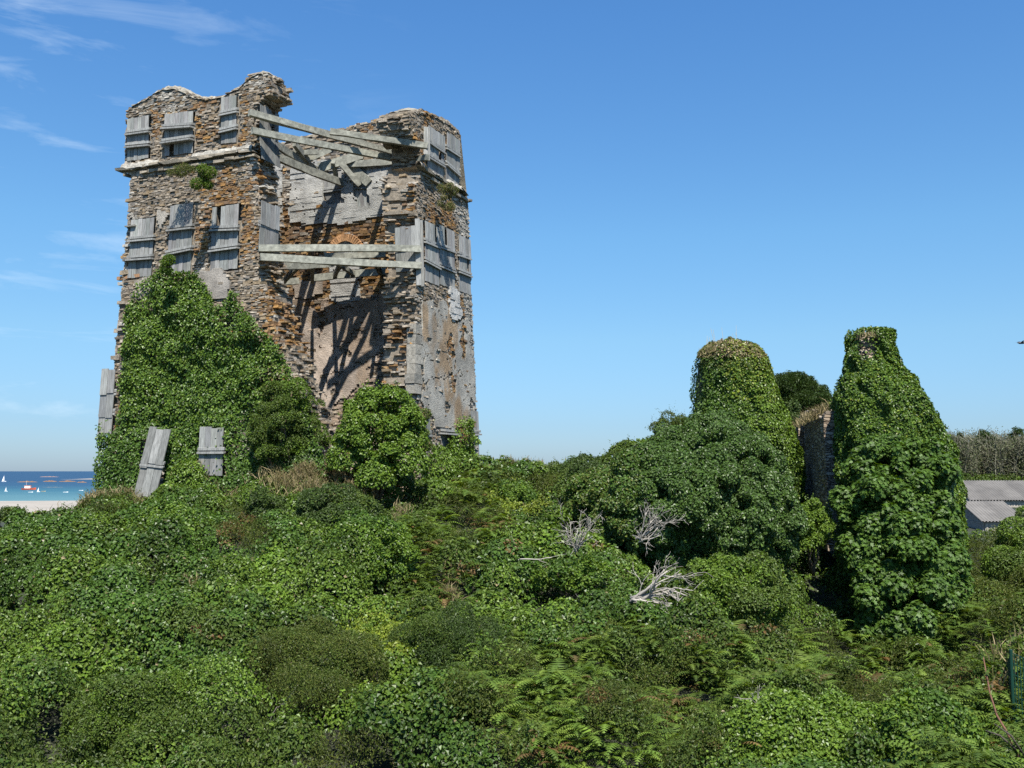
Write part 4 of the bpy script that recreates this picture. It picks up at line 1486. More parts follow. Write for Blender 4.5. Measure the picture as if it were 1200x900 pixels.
bush("shrub", "yellow green leafy shrub left of the big dark bush", "shrub", SG, 437, 750, 22.5, 28, 24, "yellow", .075)
bush("shrub", "fine leaved olive shrub above the dark hollow", "shrub", SG, 372, 792, 19.5, 62, 44, "olive", .045, wid=.5, spread=.9, dome=True)
bush("shrub", "light green shrub with dead twigs poking out of it", "shrub", SG, 672, 680, 28, 44, 26, "bright", .095)
bush("shrub", "dark leafy shrub behind the upper dead branches", "shrub", SG, 700, 580, 38, 46, 30, "dark", .08, dome=True)
bush("shrub", "grey-green shrub on the skyline right of the tower", "shrub", SG, 650, 570, 43, 34, 22, "bramble", .08, dome=True)
bush("shrub", "ragged dark shrub on the rising skyline left of the dry grassy shoulder", "shrub", SG, 748, 540, 41, 34, 16, "bramble", .085, dome=True)
bush("shrub", "spindly topped shrub where the skyline starts to rise right of the tower", "shrub", SG, 698, 556, 41.5, 34, 14, "dark", .08, dome=True)
bush("shrub", "bright green shrub low on the skyline next to the tower's foot", "shrub", SG, 606, 585, 38, 26, 20, "bright", .09)
bush("shrub", "leafy shrub at the foot of the big rounded ivy tree", "shrub", SG, 865, 700, 27, 56, 40, "bramble", .075, dome=True)
bush("ivy_mound", "ivy mound with small glinting leaves at the bottom edge, below grey dead twigs", "ivy", None, 935, 890, 15.5, 95, 56, "bright", .06, 2.4, M_IVY, wid=.85, spread=.5, dome=True)
bush("shrub", "yellowish ivy shrub at the bottom edge near the bare red stem", "shrub", SG, 1085, 866, 15.2, 40, 36, "bright", .07, dome=True)
bush("shrub", "green shrub at the right edge below the barn roofs", "shrub", SG, 1210, 668, 41, 44, 56, "bramble", .09, extra=(np.array([at(1190, 625, 41), at(1178, 665, 40), at(1205, 605, 42), at(1165, 695, 40)]), np.array([.7, .9, .5, .8])))
bush("shrub", "broad leaved shrub between the ivy tree and the sycamore", "shrub", SG, 952, 625, 35, 24, 38, "bright", .09)
bush("shrub", "pale ivy hummock on the upper slope below the breach", "shrub", SG, 432, 655, 27.5, 52, 40, "bright", .08, mat=M_IVY, dome=True)
bush("shrub", "smooth ivy hummock at the far left of the slope above the beach", "shrub", SG, 60, 646, 31, 58, 32, "ivy", .085, mat=M_IVY, wid=.9, spread=.45, dome=True)
bush("shrub", "ivy hummock directly below the leaning plank shutter", "shrub", SG, 195, 628, 32, 62, 32, "ivy", .085, mat=M_IVY, wid=.9, spread=.45, dome=True)
bush("shrub", "dark small leaved shrub in the bottom left corner", "shrub", SG, 165, 855, 16.5, 70, 40, "bramble", .05, wid=.6, spread=.8, dome=True)
bush("shrub", "dark distant bush on the shore beyond the slope", "shrub", SG, 6, 606, 70, 26, 11, "dark", .16)

# the great dense ivy tree in front of the left turret
ct = at(800, 590, 33.5)
big = [(762, 590, 33.5, 1.8), (848, 566, 34, 1.9), (702, 589, 35, 1.1), (878, 608, 33, 1.6), (815, 600, 32.2, 2.0), (745, 612, 33, 1.3), (850, 640, 32.4, 1.4),
       (800, 545, 35, 1.3), (733, 573, 35.5, 1.0), (903, 638, 33.2, .8), (790, 640, 32.3, 1.3), (893, 570, 34.5, .9), (672, 590, 37, .6), (835, 525, 36, 1.1), (767, 549, 36.5, .9), (872, 545, 35.5, 1.0), (790, 525, 37, .8), (735, 562, 38, .7), (700, 574, 38, .6)]
C, R = [], []
for px_, py_, Y_, r_ in big:
    c = at(px_, py_, Y_)
    n = int(30 * r_ * r_)
    d = unit(rng.normal(0, 1, (n * 2, 3))); d = d[(d[:, 2] > -.6) & (d[:, 1] < .6)][:n]
    C.append(c + d * r_ * rng.uniform(.86, 1.0, (len(d), 1))); R.append(rng.uniform(.16, .40, len(d)))
    C.append(c[None]); R.append(np.array([r_ * .8]))
C, R = np.concatenate(C), np.concatenate(R)
P, D = blob_points(C, R, 640, .3, -.7)
k = D[:, 1] < .5
P, D = P[k], D[k]
t = thing("ivy_tree", at(800, 690, 33.5), "massive rounded dark green ivy tree in front of the left ivy-clad turret", "tree")
cc = pick("bluegreen", len(P)); qx, qy = project(P); s = rng.random(len(P)) < np.clip((800 - qx) / 120, .25, .95); cc[s] = pick("ivy", s.sum())
s = rng.random(len(P)) < np.clip((770 - qx) / 160, .0, .5); cc[s] = pick("olive", s.sum())
foliage("crown", P, unit(D + [0, -.2, .35]), .092 * rng.uniform(.65, 1.25, len(P)), cc, M_IVY, t, .85, .5)
stems(at(800, 700, 33.5), [at(q[0], q[1], q[2]) for q in big[:8]], .22).build("trunk", M_BARK, t, True)


# ------------------------------------------------------------------ ivy-clad turrets
def turret(outline, Y0, depth, seed, wall_label, ivy_label, kind, leaf, dens, bare=(), tone=1.0, lump_=.5, expo=3.0):
    """outline: list of (py, pxL, pxR) in the photo at distance Y0"""
    o = np.array(outline, float)
    Yc = Y0 + depth
    zt = np.array([at(600, q, Yc)[2] for q in o[:, 0]])
    xl = np.array([at(a, q, Yc)[0] for q, a in o[:, [0, 1]]]) + .12; xr = np.array([at(a, q, Yc)[0] for q, a in o[:, [0, 2]]]) - .12
    order = np.argsort(zt); zt, xl, xr = zt[order], xl[order], xr[order]
    z0, z1 = zt[0], zt[-1]

    def surf(th, z, grow=0.0):
        a = np.interp(z, zt, xl); b = np.interp(z, zt, xr)
        cx, hw = (a + b) / 2, (b - a) / 2 + grow
        dy = np.minimum(depth, hw * 1.3 + .2) + grow
        c, s = np.cos(th), np.sin(th)
        rr = (np.abs(c) ** expo + np.abs(s) ** expo) ** (-1 / expo)
        return np.stack([cx + hw * rr * c, Y0 + depth + dy * rr * s, z], -1)
    base_ = np.array([(xl[0] + xr[0]) / 2, Y0 + depth, z0])
    t = thing("ruined_turret", base_, wall_label, "ruined turret", "ivy-clad ruined turrets")
    nz_, na = 46, 40
    zs_ = np.linspace(z0, z1, nz_)
    ths = np.linspace(0, 2 * pi, na, endpoint=False)
    TT, ZZ = np.meshgrid(ths, zs_)
    Vt = surf(TT.ravel(), ZZ.ravel(), -.22)
    Vt += (fbm(TT.ravel() * 4, ZZ.ravel() * 3, seed=seed)[:, None] - .5) * .25 * np.stack([np.cos(TT.ravel()), np.sin(TT.ravel()), 0 * TT.ravel()], 1)
    Vt[-na:, 2] += rng.normal(0, .12, na)
    Fq = [[i * na + j, i * na + (j + 1) % na, (i + 1) * na + (j + 1) % na, (i + 1) * na + j] for i in range(nz_ - 1) for j in range(na)]
    topc = len(Vt)
    Vt = np.concatenate([Vt, [[(xl[-1] + xr[-1]) / 2, Y0 + depth, z1 - .15]]])
    T3 = [[(nz_ - 1) * na + j, (nz_ - 1) * na + (j + 1) % na, topc] for j in range(na)]
    mk("wall", Vt, [np.array(Fq), np.array(T3)], M_MASON, t)
    n = int(2 * pi * 2.6 * (z1 - z0) * dens)
    th_ = rng.uniform(pi * .92, 2.08 * pi, n); z = rng.uniform(z0, z1 + .05, n)
    q0 = surf(th_, z)
    e = .03
    tu = unit(surf(th_ + e, z) - q0); tz = unit(surf(th_, np.minimum(z + .1, z1 + .1)) - surf(th_, z - .0) + [0, 0, 1e-4])
    nn = unit(np.cross(tu, tz))
    fl = lambda a, b: lump_ * (.3 * (vnoise(a * 2.0, b * .45, seed=seed + 13) - .5) + (fbm(a * 3.6, b * 1.1, seed=seed + 3, o=3) - .5)) + .02
    f0 = fl(th_, z)
    gz = (fl(th_, z + .12) - f0) / .12; ga = (fl(th_ + .05, z) - f0) / (.05 * 2.5)
    P = q0 + nn * (f0 - rng.random(n) ** 1.5 * .22)[:, None]
    nn = unit(nn - tz * (gz * .9)[:, None] - tu * (ga * .9)[:, None] + [0, 0, .3])
    px, py = project(P)
    k = np.ones(n, bool)
    for cx, cy, rx, ry, pr in bare:
        k &= ~((((px - cx) / rx) ** 2 + ((py - cy) / ry) ** 2 < rng.uniform(.6, 1.2, n)) & (rng.random(n) < pr))
    P, nn = P[k], nn[k]
    ti = thing("ivy", base_ - [0, depth + .1, 0], ivy_label, "ivy", "ivy on the turrets")
    foliage("leaves", P, nn, leaf * rng.uniform(.65, 1.25, len(P)), kind(P, *project(P)), M_IVY, ti, .85, .42, droop=.6)
    m = MB()
    for k in range(5):
        th0 = rng.uniform(1.2 * pi, 1.8 * pi)
        zz_ = np.linspace(z0, z0 + (z1 - z0) * rng.uniform(.5, .9), 8)
        m.tube(surf(th0 + .1 * np.sin(zz_ * 2 + k), zz_, -.18), np.linspace(.06, .02, 8), 5, (.13, .10, .07))
    m.build("stem", M_BARK, ti, True)
    return t, surf, z1


m, nt, out = newmat("shaly_masonry")
L = nt.links.new
tc = N(nt, "TexCoord"); mp = N(nt, "Mapping"); mp.inputs["Scale"].default_value = (2.6, 2.6, 7.5); L(tc.outputs["Object"], mp.inputs[0])
vo = N(nt, "TexVoronoi", Scale=1.0); L(mp.outputs[0], vo.inputs["Vector"])
v2 = N(nt, "TexVoronoi", Scale=1.0, feature='DISTANCE_TO_EDGE'); L(mp.outputs[0], v2.inputs["Vector"])
rp = N(nt, "ValToRGB"); cr = rp.color_ramp
cr.elements[0].position = 0; cr.elements[0].color = (.16, .13, .10, 1)
cr.elements[1].position = 1; cr.elements[1].color = (.36, .31, .25, 1)
q = cr.elements.new(.5); q.color = (.25, .19, .13, 1)
sp_ = N(nt, "SeparateColor"); L(vo.outputs["Color"], sp_.inputs[0]); L(sp_.outputs[0], rp.inputs[0])
mt = N(nt, "MapRange"); mt.inputs["From Max"].default_value = .12; mt.inputs["To Min"].default_value = .45; L(v2.outputs["Distance"], mt.inputs["Value"])
vm = N(nt, "VectorMath", operation='SCALE'); L(rp.outputs[0], vm.inputs[0]); L(mt.outputs[0], vm.inputs["Scale"])
p = N(nt, "BsdfPrincipled", Roughness=.95); L(vm.outputs[0], p.inputs["Base Color"])
ad = N(nt, "Math", operation='MINIMUM'); L(v2.outputs["Distance"], ad.inputs[0]); ad.inputs[1].default_value = .14
b = N(nt, "Bump", Strength=1.0, Distance=.5); L(ad.outputs[0], b.inputs["Height"]); L(b.outputs[0], p.inputs["Normal"])
L(p.outputs[0], out.inputs[0])
M_MASON = m


def k_left(P, px, py):
    c = pick("ivy", len(P))
    s = rng.random(len(P)) < np.clip((px - 830) / 70, .15, .9)
    c[s] = pick("bright", s.sum())
    s = (py < 432) & (rng.random(len(P)) < .5); c[s] = pick("olive", s.sum())
    s = (py < 418) & (rng.random(len(P)) < .7); c[s] = pick("straw", s.sum())
    s = (px > 850) & (py < 470) & (rng.random(len(P)) < .25); c[s] = pick("yellow", s.sum())
    return c


def k_right(P, px, py):
    c = pick("syca", len(P))
    s = rng.random(len(P)) < .4; c[s] = pick("bright", s.sum())
    s = rng.random(len(P)) < .05; c[s] = pick("yellow", s.sum())
    return c


tl = turret([(402, 836, 872), (406, 824, 884), (414, 816, 892), (425, 812, 898), (445, 810, 905), (470, 808, 914), (490, 808, 922), (520, 806, 932), (560, 806, 938), (620, 806, 940)],
            40.5, 2.0, 51, "squat ruined stone turret with dry grass on its rounded top, wrapped in ivy",
            "ivy coat on the squat left turret, yellower towards its right side", k_left, .105, 620,
            bare=[(813, 450, 11, 45, .85), (838, 421, 26, 5, .6), (870, 450, 30, 30, .2), (830, 445, 20, 16, .25)])
tr = turret([(389, 994, 1036), (396, 991, 1038), (420, 988, 1045), (442, 986, 1057), (448, 979, 1062), (470, 977, 1076), (500, 976, 1093), (530, 975, 1107), (560, 976, 1116),
             (620, 982, 1120), (700, 990, 1115), (790, 1000, 1105)],
            36.0, 2.2, 52, "taller pointed ruined turret with a bare stone patch near its tip, wrapped in ivy",
            "thick leafy ivy coat on the taller right turret", k_right, .098, 800,
            bare=[(1017, 404, 15, 20, .98), (1000, 394, 8, 6, .7), (980, 452, 3, 12, .7)], lump_=.75)

# grass crowns and stalks on the turrets
for (lab, cx, cy, rx, Y, n, zoff, surfZ) in (("dry straw grass on the rounded top of the left turret", 848, 408, 34, 42.3, 1100, 0, tl), ("sparse dry grass on the tip of the right turret", 1018, 391, 22, 38, 160, 0, tr)):
    a = rng.normal(0, .4, n); a = a[np.abs(a) < .8]
    Pg = np.array([at(cx + q * rx, cy + 10 * q * q, Y + rng.uniform(-1.5, 1)) for q in a])
    V, T = blade_arrays(Pg - [0, 0, .1], rng.uniform(.15, .42, len(Pg)), .5, .014)
    o = mk("dry_grass", V, T, M_GRASS, None, np.repeat(pick("straw", len(Pg)), 3, axis=0))
    tag(o, lab, "grass", kind="stuff")
m = MB()
for k in range(11):
    p0 = at(824 + k * 4.2 + rng.normal(0, 2), 412, 42.0)
    hgt = rng.uniform(.5, 1.2)
    tipp = p0 + [rng.normal(0, .12), rng.normal(0, .1), hgt]
    m.tube(np.array([p0, (p0 + tipp) / 2 + [.03, 0, 0], tipp]), [.012, .010, .006], 4, (.50, .46, .36))
o = m.build("dead_stalk", M_GRASS)
tag(o, "thin pale dead flower stalks standing on the left turret's top", "dead stalks", kind="stuff")

# grassy shoulder left of the left turret
bush("shrub", "dry grassy shoulder of scrub left of the squat turret", "shrub", SG, 790, 502, 38.5, 26, 20, "olive", .07, wid=.4, spread=.9)
# low ruined wall between the turrets
st = MB()
wl = thing("ruined_wall", at(955, 600, 42), "low ruined stone wall in shadow between the two ivy-clad turrets", "ruined wall")
def rag_wall(p0, p1, zb, zt0, zt1, th, n=22, seed=0):
    d = np.array(p1) - np.array(p0); ln_ = np.linalg.norm(d); d = d / ln_; nrm = np.array([-d[1], d[0]])
    V, Fq = [], []
    nz_ = 16
    for sgn in (0, 1):
        for i in range(n):
            q = i / (n - 1)
            ztop = zt0 + (zt1 - zt0) * q + .5 * (vnoise(np.array(q * 9), np.array(seed + .3), seed=seed) - .5)
            for j in range(nz_):
                z = zb + (ztop - zb) * j / (nz_ - 1)
                o_ = nrm * (th * (sgn - .5) + .12 * (vnoise(np.array(q * 14), np.array(z * 3), seed=seed + sgn) - .5))
                V.append((p0[0] + d[0] * ln_ * q + o_[0], p0[1] + d[1] * ln_ * q + o_[1], z))
    def id_(s, i, j): return s * n * nz_ + i * nz_ + j
    for i in range(n - 1):
        for j in range(nz_ - 1):
            Fq.append([id_(0, i, j), id_(0, i + 1, j), id_(0, i + 1, j + 1), id_(0, i, j + 1)])
            Fq.append([id_(1, i, j), id_(1, i, j + 1), id_(1, i + 1, j + 1), id_(1, i + 1, j)])
        Fq.append([id_(0, i, nz_ - 1), id_(0, i + 1, nz_ - 1), id_(1, i + 1, nz_ - 1), id_(1, i, nz_ - 1)])
    for j in range(nz_ - 1):
        Fq.append([id_(0, 0, j), id_(0, 0, j + 1), id_(1, 0, j + 1), id_(1, 0, j)])
        Fq.append([id_(0, n - 1, j), id_(1, n - 1, j), id_(1, n - 1, j + 1), id_(0, n - 1, j + 1)])
    return mk("wall", V, np.array(Fq), M_MASON, wl, None)


pa = at(982, 600, 38.5); pb = at(950, 600, 44.0)
rag_wall((pa[0], pa[1]), (pb[0], pb[1]), at(960, 640, 41)[2], at(975, 484, 38.5)[2], at(950, 484, 44)[2], .8, seed=1)
pc = at(934, 600, 43.6); 
rag_wall((pb[0], pb[1] - .3), (pc[0], pc[1]), at(940, 640, 43)[2], at(950, 484, 44)[2], at(934, 502, 44)[2], .8, seed=2)
Pg = np.array([at(956 + q * 16, 484 - q * 8 + rng.normal(0, 2), 41 + rng.uniform(-2, 2.5)) for q in rng.normal(0, .7, 700)])
V, T = blade_arrays(Pg - [0, 0, .15], rng.uniform(.2, .55, len(Pg)), .5, .015)
tag(mk("dry_grass", V, T, M_GRASS, None, np.repeat(pick("straw", len(Pg)) * .9, 3, axis=0)), "dry grass on top of the low wall between the turrets", "grass", kind="stuff")

# sycamore in front of the right turret
sb = [(1060, 560, 35, 1.4), (1035, 600, 34.4, 1.4), (1083, 610, 34.6, 1.2), (1055, 650, 33.8, 1.6), (1090, 670, 34, 1.1), (1026, 655, 34, 1.0), (1060, 710, 33.2, 1.5), (1094, 720, 33.6, .9),
      (1028, 700, 33.6, .8), (1050, 745, 32.8, .9), (1095, 750, 33, .7), (1068, 775, 32.4, .7), (1030, 545, 35.2, .9), (1085, 555, 35.2, .9)]
C, R = [], []
for px_, py_, Y_, r_ in sb:
    c = at(px_, py_, Y_)
    n = int(15 * r_ * r_) + 5
    d = unit(rng.normal(0, 1, (n * 3, 3))); d = d[(d[:, 2] > -.7) & (d[:, 1] < .5)][:n]
    C.append(c + d * r_ * rng.uniform(.75, 1.05, (len(d), 1))); R.append(rng.uniform(.22, .5, len(d)))
C, R = np.concatenate(C), np.concatenate(R)
P, D = blob_points(C, R, 175, .5, -.8)
t = thing("sycamore_tree", at(1060, 775, 33.8), "broad leaved sycamore standing in front of the taller right turret", "tree")
foliage("crown", P, unit(D * .7 + [0, -.15, .7]), .155 * rng.uniform(.65, 1.2, len(P)), "syca", M_LEAF, t, spread=.4, lobed=True)
stems(at(1060, 785, 33.8), [at(q[0], q[1], q[2]) for q in sb], .14).build("trunk", M_BARK, t, True)

# wind-shaped pine behind
t = thing("pine_tree", at(925, 560, 50), "dark flat-topped pine rising behind the gap between the turrets", "tree")
C, R = [], []
for px_, py_, r_ in ((920, 454, .7), (935, 453, .85), (952, 461, .75), (943, 470, .7), (922, 468, .6), (962, 470, .5), (913, 450, .5), (930, 447, .6), (945, 453, .6), (957, 478, .5), (910, 462, .4), (934, 480, .5)):
    c = at(px_, py_, 50 + rng.normal(0, .4))
    d = unit(rng.normal(0, 1, (18, 3)))
    C.append(c + d * r_ * [1, 1, .6] * .8); R.append(rng.uniform(.2, .38, 18))
C, R = np.concatenate(C), np.concatenate(R)
P, D = blob_points(C, R, 420, .6, -1)
foliage("crown", P, unit(D + [0, 0, .4]), .16 * rng.uniform(.6, 1.2, len(P)), "pine", M_LEAF, t, .16, .9)
mt_ = MB()
mt_.tube(np.array([at(922, 585, 50), at(925, 530, 50), at(930, 490, 50), at(936, 460, 50)]), [.28, .24, .18, .08], 8, (.16, .11, .08))
for e in ((915, 450), (958, 462), (945, 452), (925, 445)):
    mt_.tube(np.array([at(930, 492, 50), at((930 + e[0]) / 2 + 3, (488 + e[1]) / 2, 50.2), at(e[0], e[1], 50)]), [.13, .09, .04], 6, (.16, .11, .08))
mt_.build("trunk", M_BARK, t, True)
bush("shrub", "green shrub filling the gap below the pine", "shrub", SG, 918, 505, 46, 26, 34, "dark", .11)

# ------------------------------------------------------------------ bleached dead branches
def branch(m, p, d, length, r, lev, flat, up):
    n = 6
    pts = [p]
    dd = d.copy()
    for i in range(n):
        dd = unit(dd + rng.normal(0, .16, 3) * flat + up * .05)
        pts.append(pts[-1] + dd * length / n)
    pts = np.array(pts)
    m.tube(pts, np.linspace(r, r * .45, n + 1), 5 if lev < 2 else 4, np.array((.30, .275, .24)) * rng.uniform(.75, 1.25))
    if lev >= 4:
        return
    for k in range(rng.integers(2, 4) if lev < 3 else 2):
        i = rng.integers(1, n + 1)
        nd = unit(dd + rng.normal(0, .55, 3) * flat)
        branch(m, pts[i], nd, length * rng.uniform(.5, .8), max(r * rng.uniform(.4, .62), .006), lev + 1, flat, up)


def dead(label, base_p, dirs, length, r, lev=0, seed=1, up=(0, -.2, .6)):
    global rng
    keep, rng = rng, np.random.default_rng(seed)
    m = MB()
    flat = np.array([1, .6, .9])
    for dx, dy, dz, l in dirs:
        branch(m, base_p + rng.normal(0, .05, 3), unit(np.array([dx, dy, dz], float)), length * l, r, lev, flat, np.array(up))
    o = m.build("dead_branch", M_DEAD, None, True)
    rng = keep
    tag(o, label, "dead branch", "bleached dead branches on the slope")
    return o


dead("largest bleached branch, fanning to the right from one thick stem below the ivy tree", at(740, 702, 24.4), [(1, -.3, .5, 1), (1, -.4, .2, 1.05), (.8, -.35, .55, .8), (1, -.4, .0, .8), (1, -.3, .35, 1.0), (1, -.5, -.15, .6)], 1.15, .04, 1, 7, (.6, -.3, .1))
dead("twiggy grey-white dead branch close under the dark ivy tree", at(750, 632, 28.2), [(.6, -.5, .35, .9), (.3, -.5, .9, .9), (.9, -.4, .5, .7), (-.3, -.5, .9, .6), (.7, -.5, .8, .8), (1, -.5, .2, .8), (.5, -.5, .6, 1), (.1, -.5, .9, .8)], .85, .024, 1, 9)
dead("pale dead twigs left of the twiggy branch, curling upward above the light green shrub", at(674, 646, 27.6), [(-.4, -.4, .8, .9), (.5, -.4, .9, .9), (.1, -.5, 1, .8), (.9, -.4, .4, .7), (-.6, -.4, .5, .7), (.4, -.5, .6, .9), (-.2, -.5, .9, .8), (.7, -.5, .9, .8)], .85, .022, 1, 12)
dead("short crooked white dead twigs at the foot of the light green shrub", at(680, 718, 25.8), [(.8, -.4, .3, .8), (-.4, -.4, .6, .6), (.3, -.5, .5, .7)], .55, .026, 2, 5)
dead("lone thin white twig arching out of the bracken", at(765, 764, 22.4), [(1, -.2, .1, 1.0)], .75, .016, 3, 8)
dead("pale horizontal dead twig by itself left of the other dead branches", at(612, 656, 27.8), [(1, -.3, -.1, 1.0)], .9, .02, 3, 15)
dead("grey dead twigs sticking up from the bottom ivy mound", at(885, 850, 15.6), [(-.6, -.4, .7, .8), (.2, -.4, 1, .9), (-.1, -.4, .9, .8)], .5, .012, 2, 21)
dead("grey dead twigs in the mouth of the dark hollow", at(318, 855, 17.6), [(.1, -.5, 1, .9), (-.8, -.4, .2, .9)], .6, .014, 2, 25)

# ------------------------------------------------------------------ bottom right: fence, bare stem, flowers
fence = thing("wire_fence", at(1188, 838, 18.5), "dark green wire mesh fence on thin posts at the lower right edge", "fence")
FP_ = [at(1177, 836, 19.6), at(1188, 840, 17.6), at(1230, 850, 17.2)]
HG = [.52, 0.9, 1.0]
for p_ in FP_:
    p_[2] = max(p_[2], min(p_[2] + .2, float(canopy_z(p_[0:1], p_[1:2])[0]) - .1))
for p_, h_ in zip(FP_, (.5, .95, .95)):
    m = MB(); m.tube(np.array([p_ - [0, 0, .4], p_ + [0, 0, h_]]), .03, 8, (.008, .038, .026)); m.build("post", M_PAINT, fence)
m = MB()
for a, b_, ha, hb in ((FP_[0], FP_[1], .5, .9), (FP_[1], FP_[2], .9, .95)):
    ln_ = np.linalg.norm(b_ - a)
    nn_ = int(ln_ / .05)
    for k in range(nn_ + 1):
        q = k / nn_
        p0 = a + (b_ - a) * q
        m.beam(p0 - [0, 0, .2], p0 + [0, 0, ha + (hb - ha) * q], .012, .012, up=(0, 1, 0), col=(.008, .04, .028))
    for k in range(6):
        m.beam(a + [0, 0, ha * k / 5], b_ + [0, 0, hb * k / 5], .011, .011, col=(.008, .04, .028))
m.build("mesh_panel", M_PAINT, fence)

t = thing("bare_stem", at(1192, 880, 12), "bare reddish brown stem with a few leaves leaning over the lower right corner", "stem")
pts = np.array([at(*q) for q in ((1195, 890, 12), (1180, 858, 12.1), (1168, 838, 12.2), (1160, 812, 12.3), (1156, 790, 12.4), (1152, 768, 12.5))])
m = MB(); m.tube(pts, np.linspace(.018, .006, 6), 6, (.15, .075, .05))
m.tube(np.array([at(1192, 880, 12), at(1172, 862, 12), at(1155, 856, 12.1)]), [.014, .012, .006], 5, (.06, .05, .04))
m.tube(np.array([at(1200, 885, 12), at(1185, 862, 12), at(1165, 848, 12.1)]), [.014, .012, .006], 5, (.06, .05, .04))
m.build("stem", M_BARK, t, True)
Pl = np.concatenate([pts[rng.integers(0, 6, 40)] + rng.normal(0, .035, (40, 3)), np.array([at(1192 + rng.normal(0, 8), 878 + rng.normal(0, 9), 12) for _ in range(70)])])
foliage("leaves", Pl, np.tile([0, -.4, .8], (len(Pl), 1)), .07 * rng.uniform(.6, 1.2, len(Pl)), "bramble", M_LEAF, t, .6, .7)

bush("yellow_plant", "small yellow flowering plant above the fence", "plant", None, 1190, 768, 20.5, 10, 9, "yellow", .09, 1.6)
fc = MB()
t = thing("flowering_bramble", at(1000, 850, 16.5), "patch of pale pinkish white bramble flowers above the bottom ivy mound", "bramble")
PF = np.array([[q, w_] for q, w_ in zip(rng.normal(1000, 36, 110), rng.normal(822, 13, 110))])
Pw = np.array([at(a, b_, 17.2) for a, b_ in PF]); Pw[:, 2] = canopy_z(Pw[:, 0], Pw[:, 1]) + rng.uniform(-.02, .08, len(Pw))
foliage("flowers", np.repeat(Pw, 4, axis=0) + rng.normal(0, .012, (len(Pw) * 4, 3)), np.tile([0, -.4, .8], (len(Pw) * 4, 1)), .034,
        np.array((.62, .50, .50)) * rng.uniform(.8, 1.1, (len(Pw) * 4, 1)), M_LEAF, t, .9, .5)["kind"] = "stuff"
Pb = np.repeat(Pw, 9, axis=0) + rng.normal(0, .11, (len(Pw) * 9, 3))
foliage("leaves", Pb, np.tile([0, -.3, .9], (len(Pb), 1)), .07 * rng.uniform(.6, 1.2, len(Pb)), "olive", M_LEAF, t, .65, .6)

# ------------------------------------------------------------------ barns and thicket at the right
M_TIN = attr_mat("corrugated_sheet", .6, .8, .75, 1.2, .2, 6, dist=.01)


def barn(label, pxL, pxR, y_ridge, y_eave, Yr, Ye, ext, tone):
    loc = at((pxL + pxR) / 2, 625, Ye)
    t = thing("barn", loc, label, "barn", "low barns at the right")
    xl = at(pxL, y_ridge, Yr)[0]; xr = at(pxR, y_ridge, Yr)[0] + ext
    zr = at(pxL, y_ridge, Yr)[2]; ze = at(pxL, y_eave, Ye)[2]
    n = int((xr - xl) / .035)
    xs_ = np.linspace(xl, xr, n)
    w = .035 * np.sin(xs_ * 2 * pi / .21)
    V = []
    for x, d in zip(xs_, w):
        V += [(x, Ye, ze + d), (x, Yr, zr + d), (x, 2 * Yr - Ye, ze + d)]
    Fq = [[i * 3 + k, (i + 1) * 3 + k, (i + 1) * 3 + k + 1, i * 3 + k + 1] for i in range(n - 1) for k in (0, 1)]
    pan = np.floor(xs_[:-1] / 1.05)
    cc = np.repeat(np.array([(.125, .118, .108)]) * tone * (.88 + .24 * _h(pan.astype(np.int64), 0 * pan.astype(np.int64), 1, 3))[:, None], 2, axis=0)
    mk("roof", V, np.array(Fq), M_TIN, t, cc)
    mw = MB()
    zb = ze - 2.6
    y0, y1 = Ye + .35, 2 * Yr - Ye - .35
    for (a, b_) in (((xl + .3, y0), (xr - .3, y0)), ((xl + .3, y1), (xr - .3, y1)), ((xl + .3, y0), (xl + .3, y1)), ((xr - .3, y0), (xr - .3, y1))):
        mw.beam((a[0], a[1], (zb + ze) / 2), (b_[0], b_[1], (zb + ze) / 2), .2, ze - zb - .12, col=(.3, .27, .23))
    for x in (xl + .3, xr - .3):
        mw.add([(x, y0, ze - .1), (x, y1, ze - .1), (x, Yr, zr - .12)], None, [[0, 1, 2]], (.3, .27, .23))
    mw.build("wall", M_STONE, t)
    return t


barn("long barn with a grey corrugated roof at the right edge beneath the thicket", 1112, 1200, 563, 586, 78, 74.5, 9, 1.0)
barn("smaller barn with a pale corrugated roof just below the long barn", 1124, 1176, 587, 611, 64, 61, 0, 1.25)

# grey thicket and pines beyond the barns
n = 420
tx = np.concatenate([rng.uniform(1085, 1260, n), rng.uniform(1260, 1420, 120)]); tY = rng.uniform(86, 100, len(tx))
m = MB()
PP = []
for x_, Y_ in zip(tx, tY):
    b_ = at(x_, 575, Y_)
    topy = 508 + 10 * vnoise(np.array(x_ * .06), np.array(.5), seed=3) + rng.normal(0, 4)
    tp = at(x_ + rng.normal(0, 4), topy, Y_)
    k = np.linspace(0, 1, 5)[:, None]
    pts = b_ + (tp - b_) * k; pts[1:-1] += rng.normal(0, .15, (3, 3))
    m.tube(pts, np.linspace(.07, .02, 5), 4, np.array((.115, .112, .078)) * rng.uniform(.7, 1.3), False)
    for j in range(9):
        q = rng.uniform(.25, .95)
        p0 = b_ + (tp - b_) * q
        p1 = p0 + np.array([rng.normal(0, .6), rng.normal(0, .5), rng.uniform(.3, 1.1)])
        m.tube(np.array([p0, p1]), [.03, .012], 3, np.array((.12, .118, .082)) * rng.uniform(.7, 1.3), False)
    PP.append(p0)
    u = rng.random(26)[:, None]
    PP += list(b_ + (tp - b_) * (.92 - .9 * u ** 1.2) + rng.normal(0, .35, (26, 3)))
o = m.build("twigs", M_BARK)
tag(o, "bare grey-brown stems of the far thicket behind the barns", "thicket", kind="stuff")
PP = np.array(PP)
PP = np.repeat(PP, 7, axis=0) + rng.normal(0, .25, (len(PP) * 7, 3))
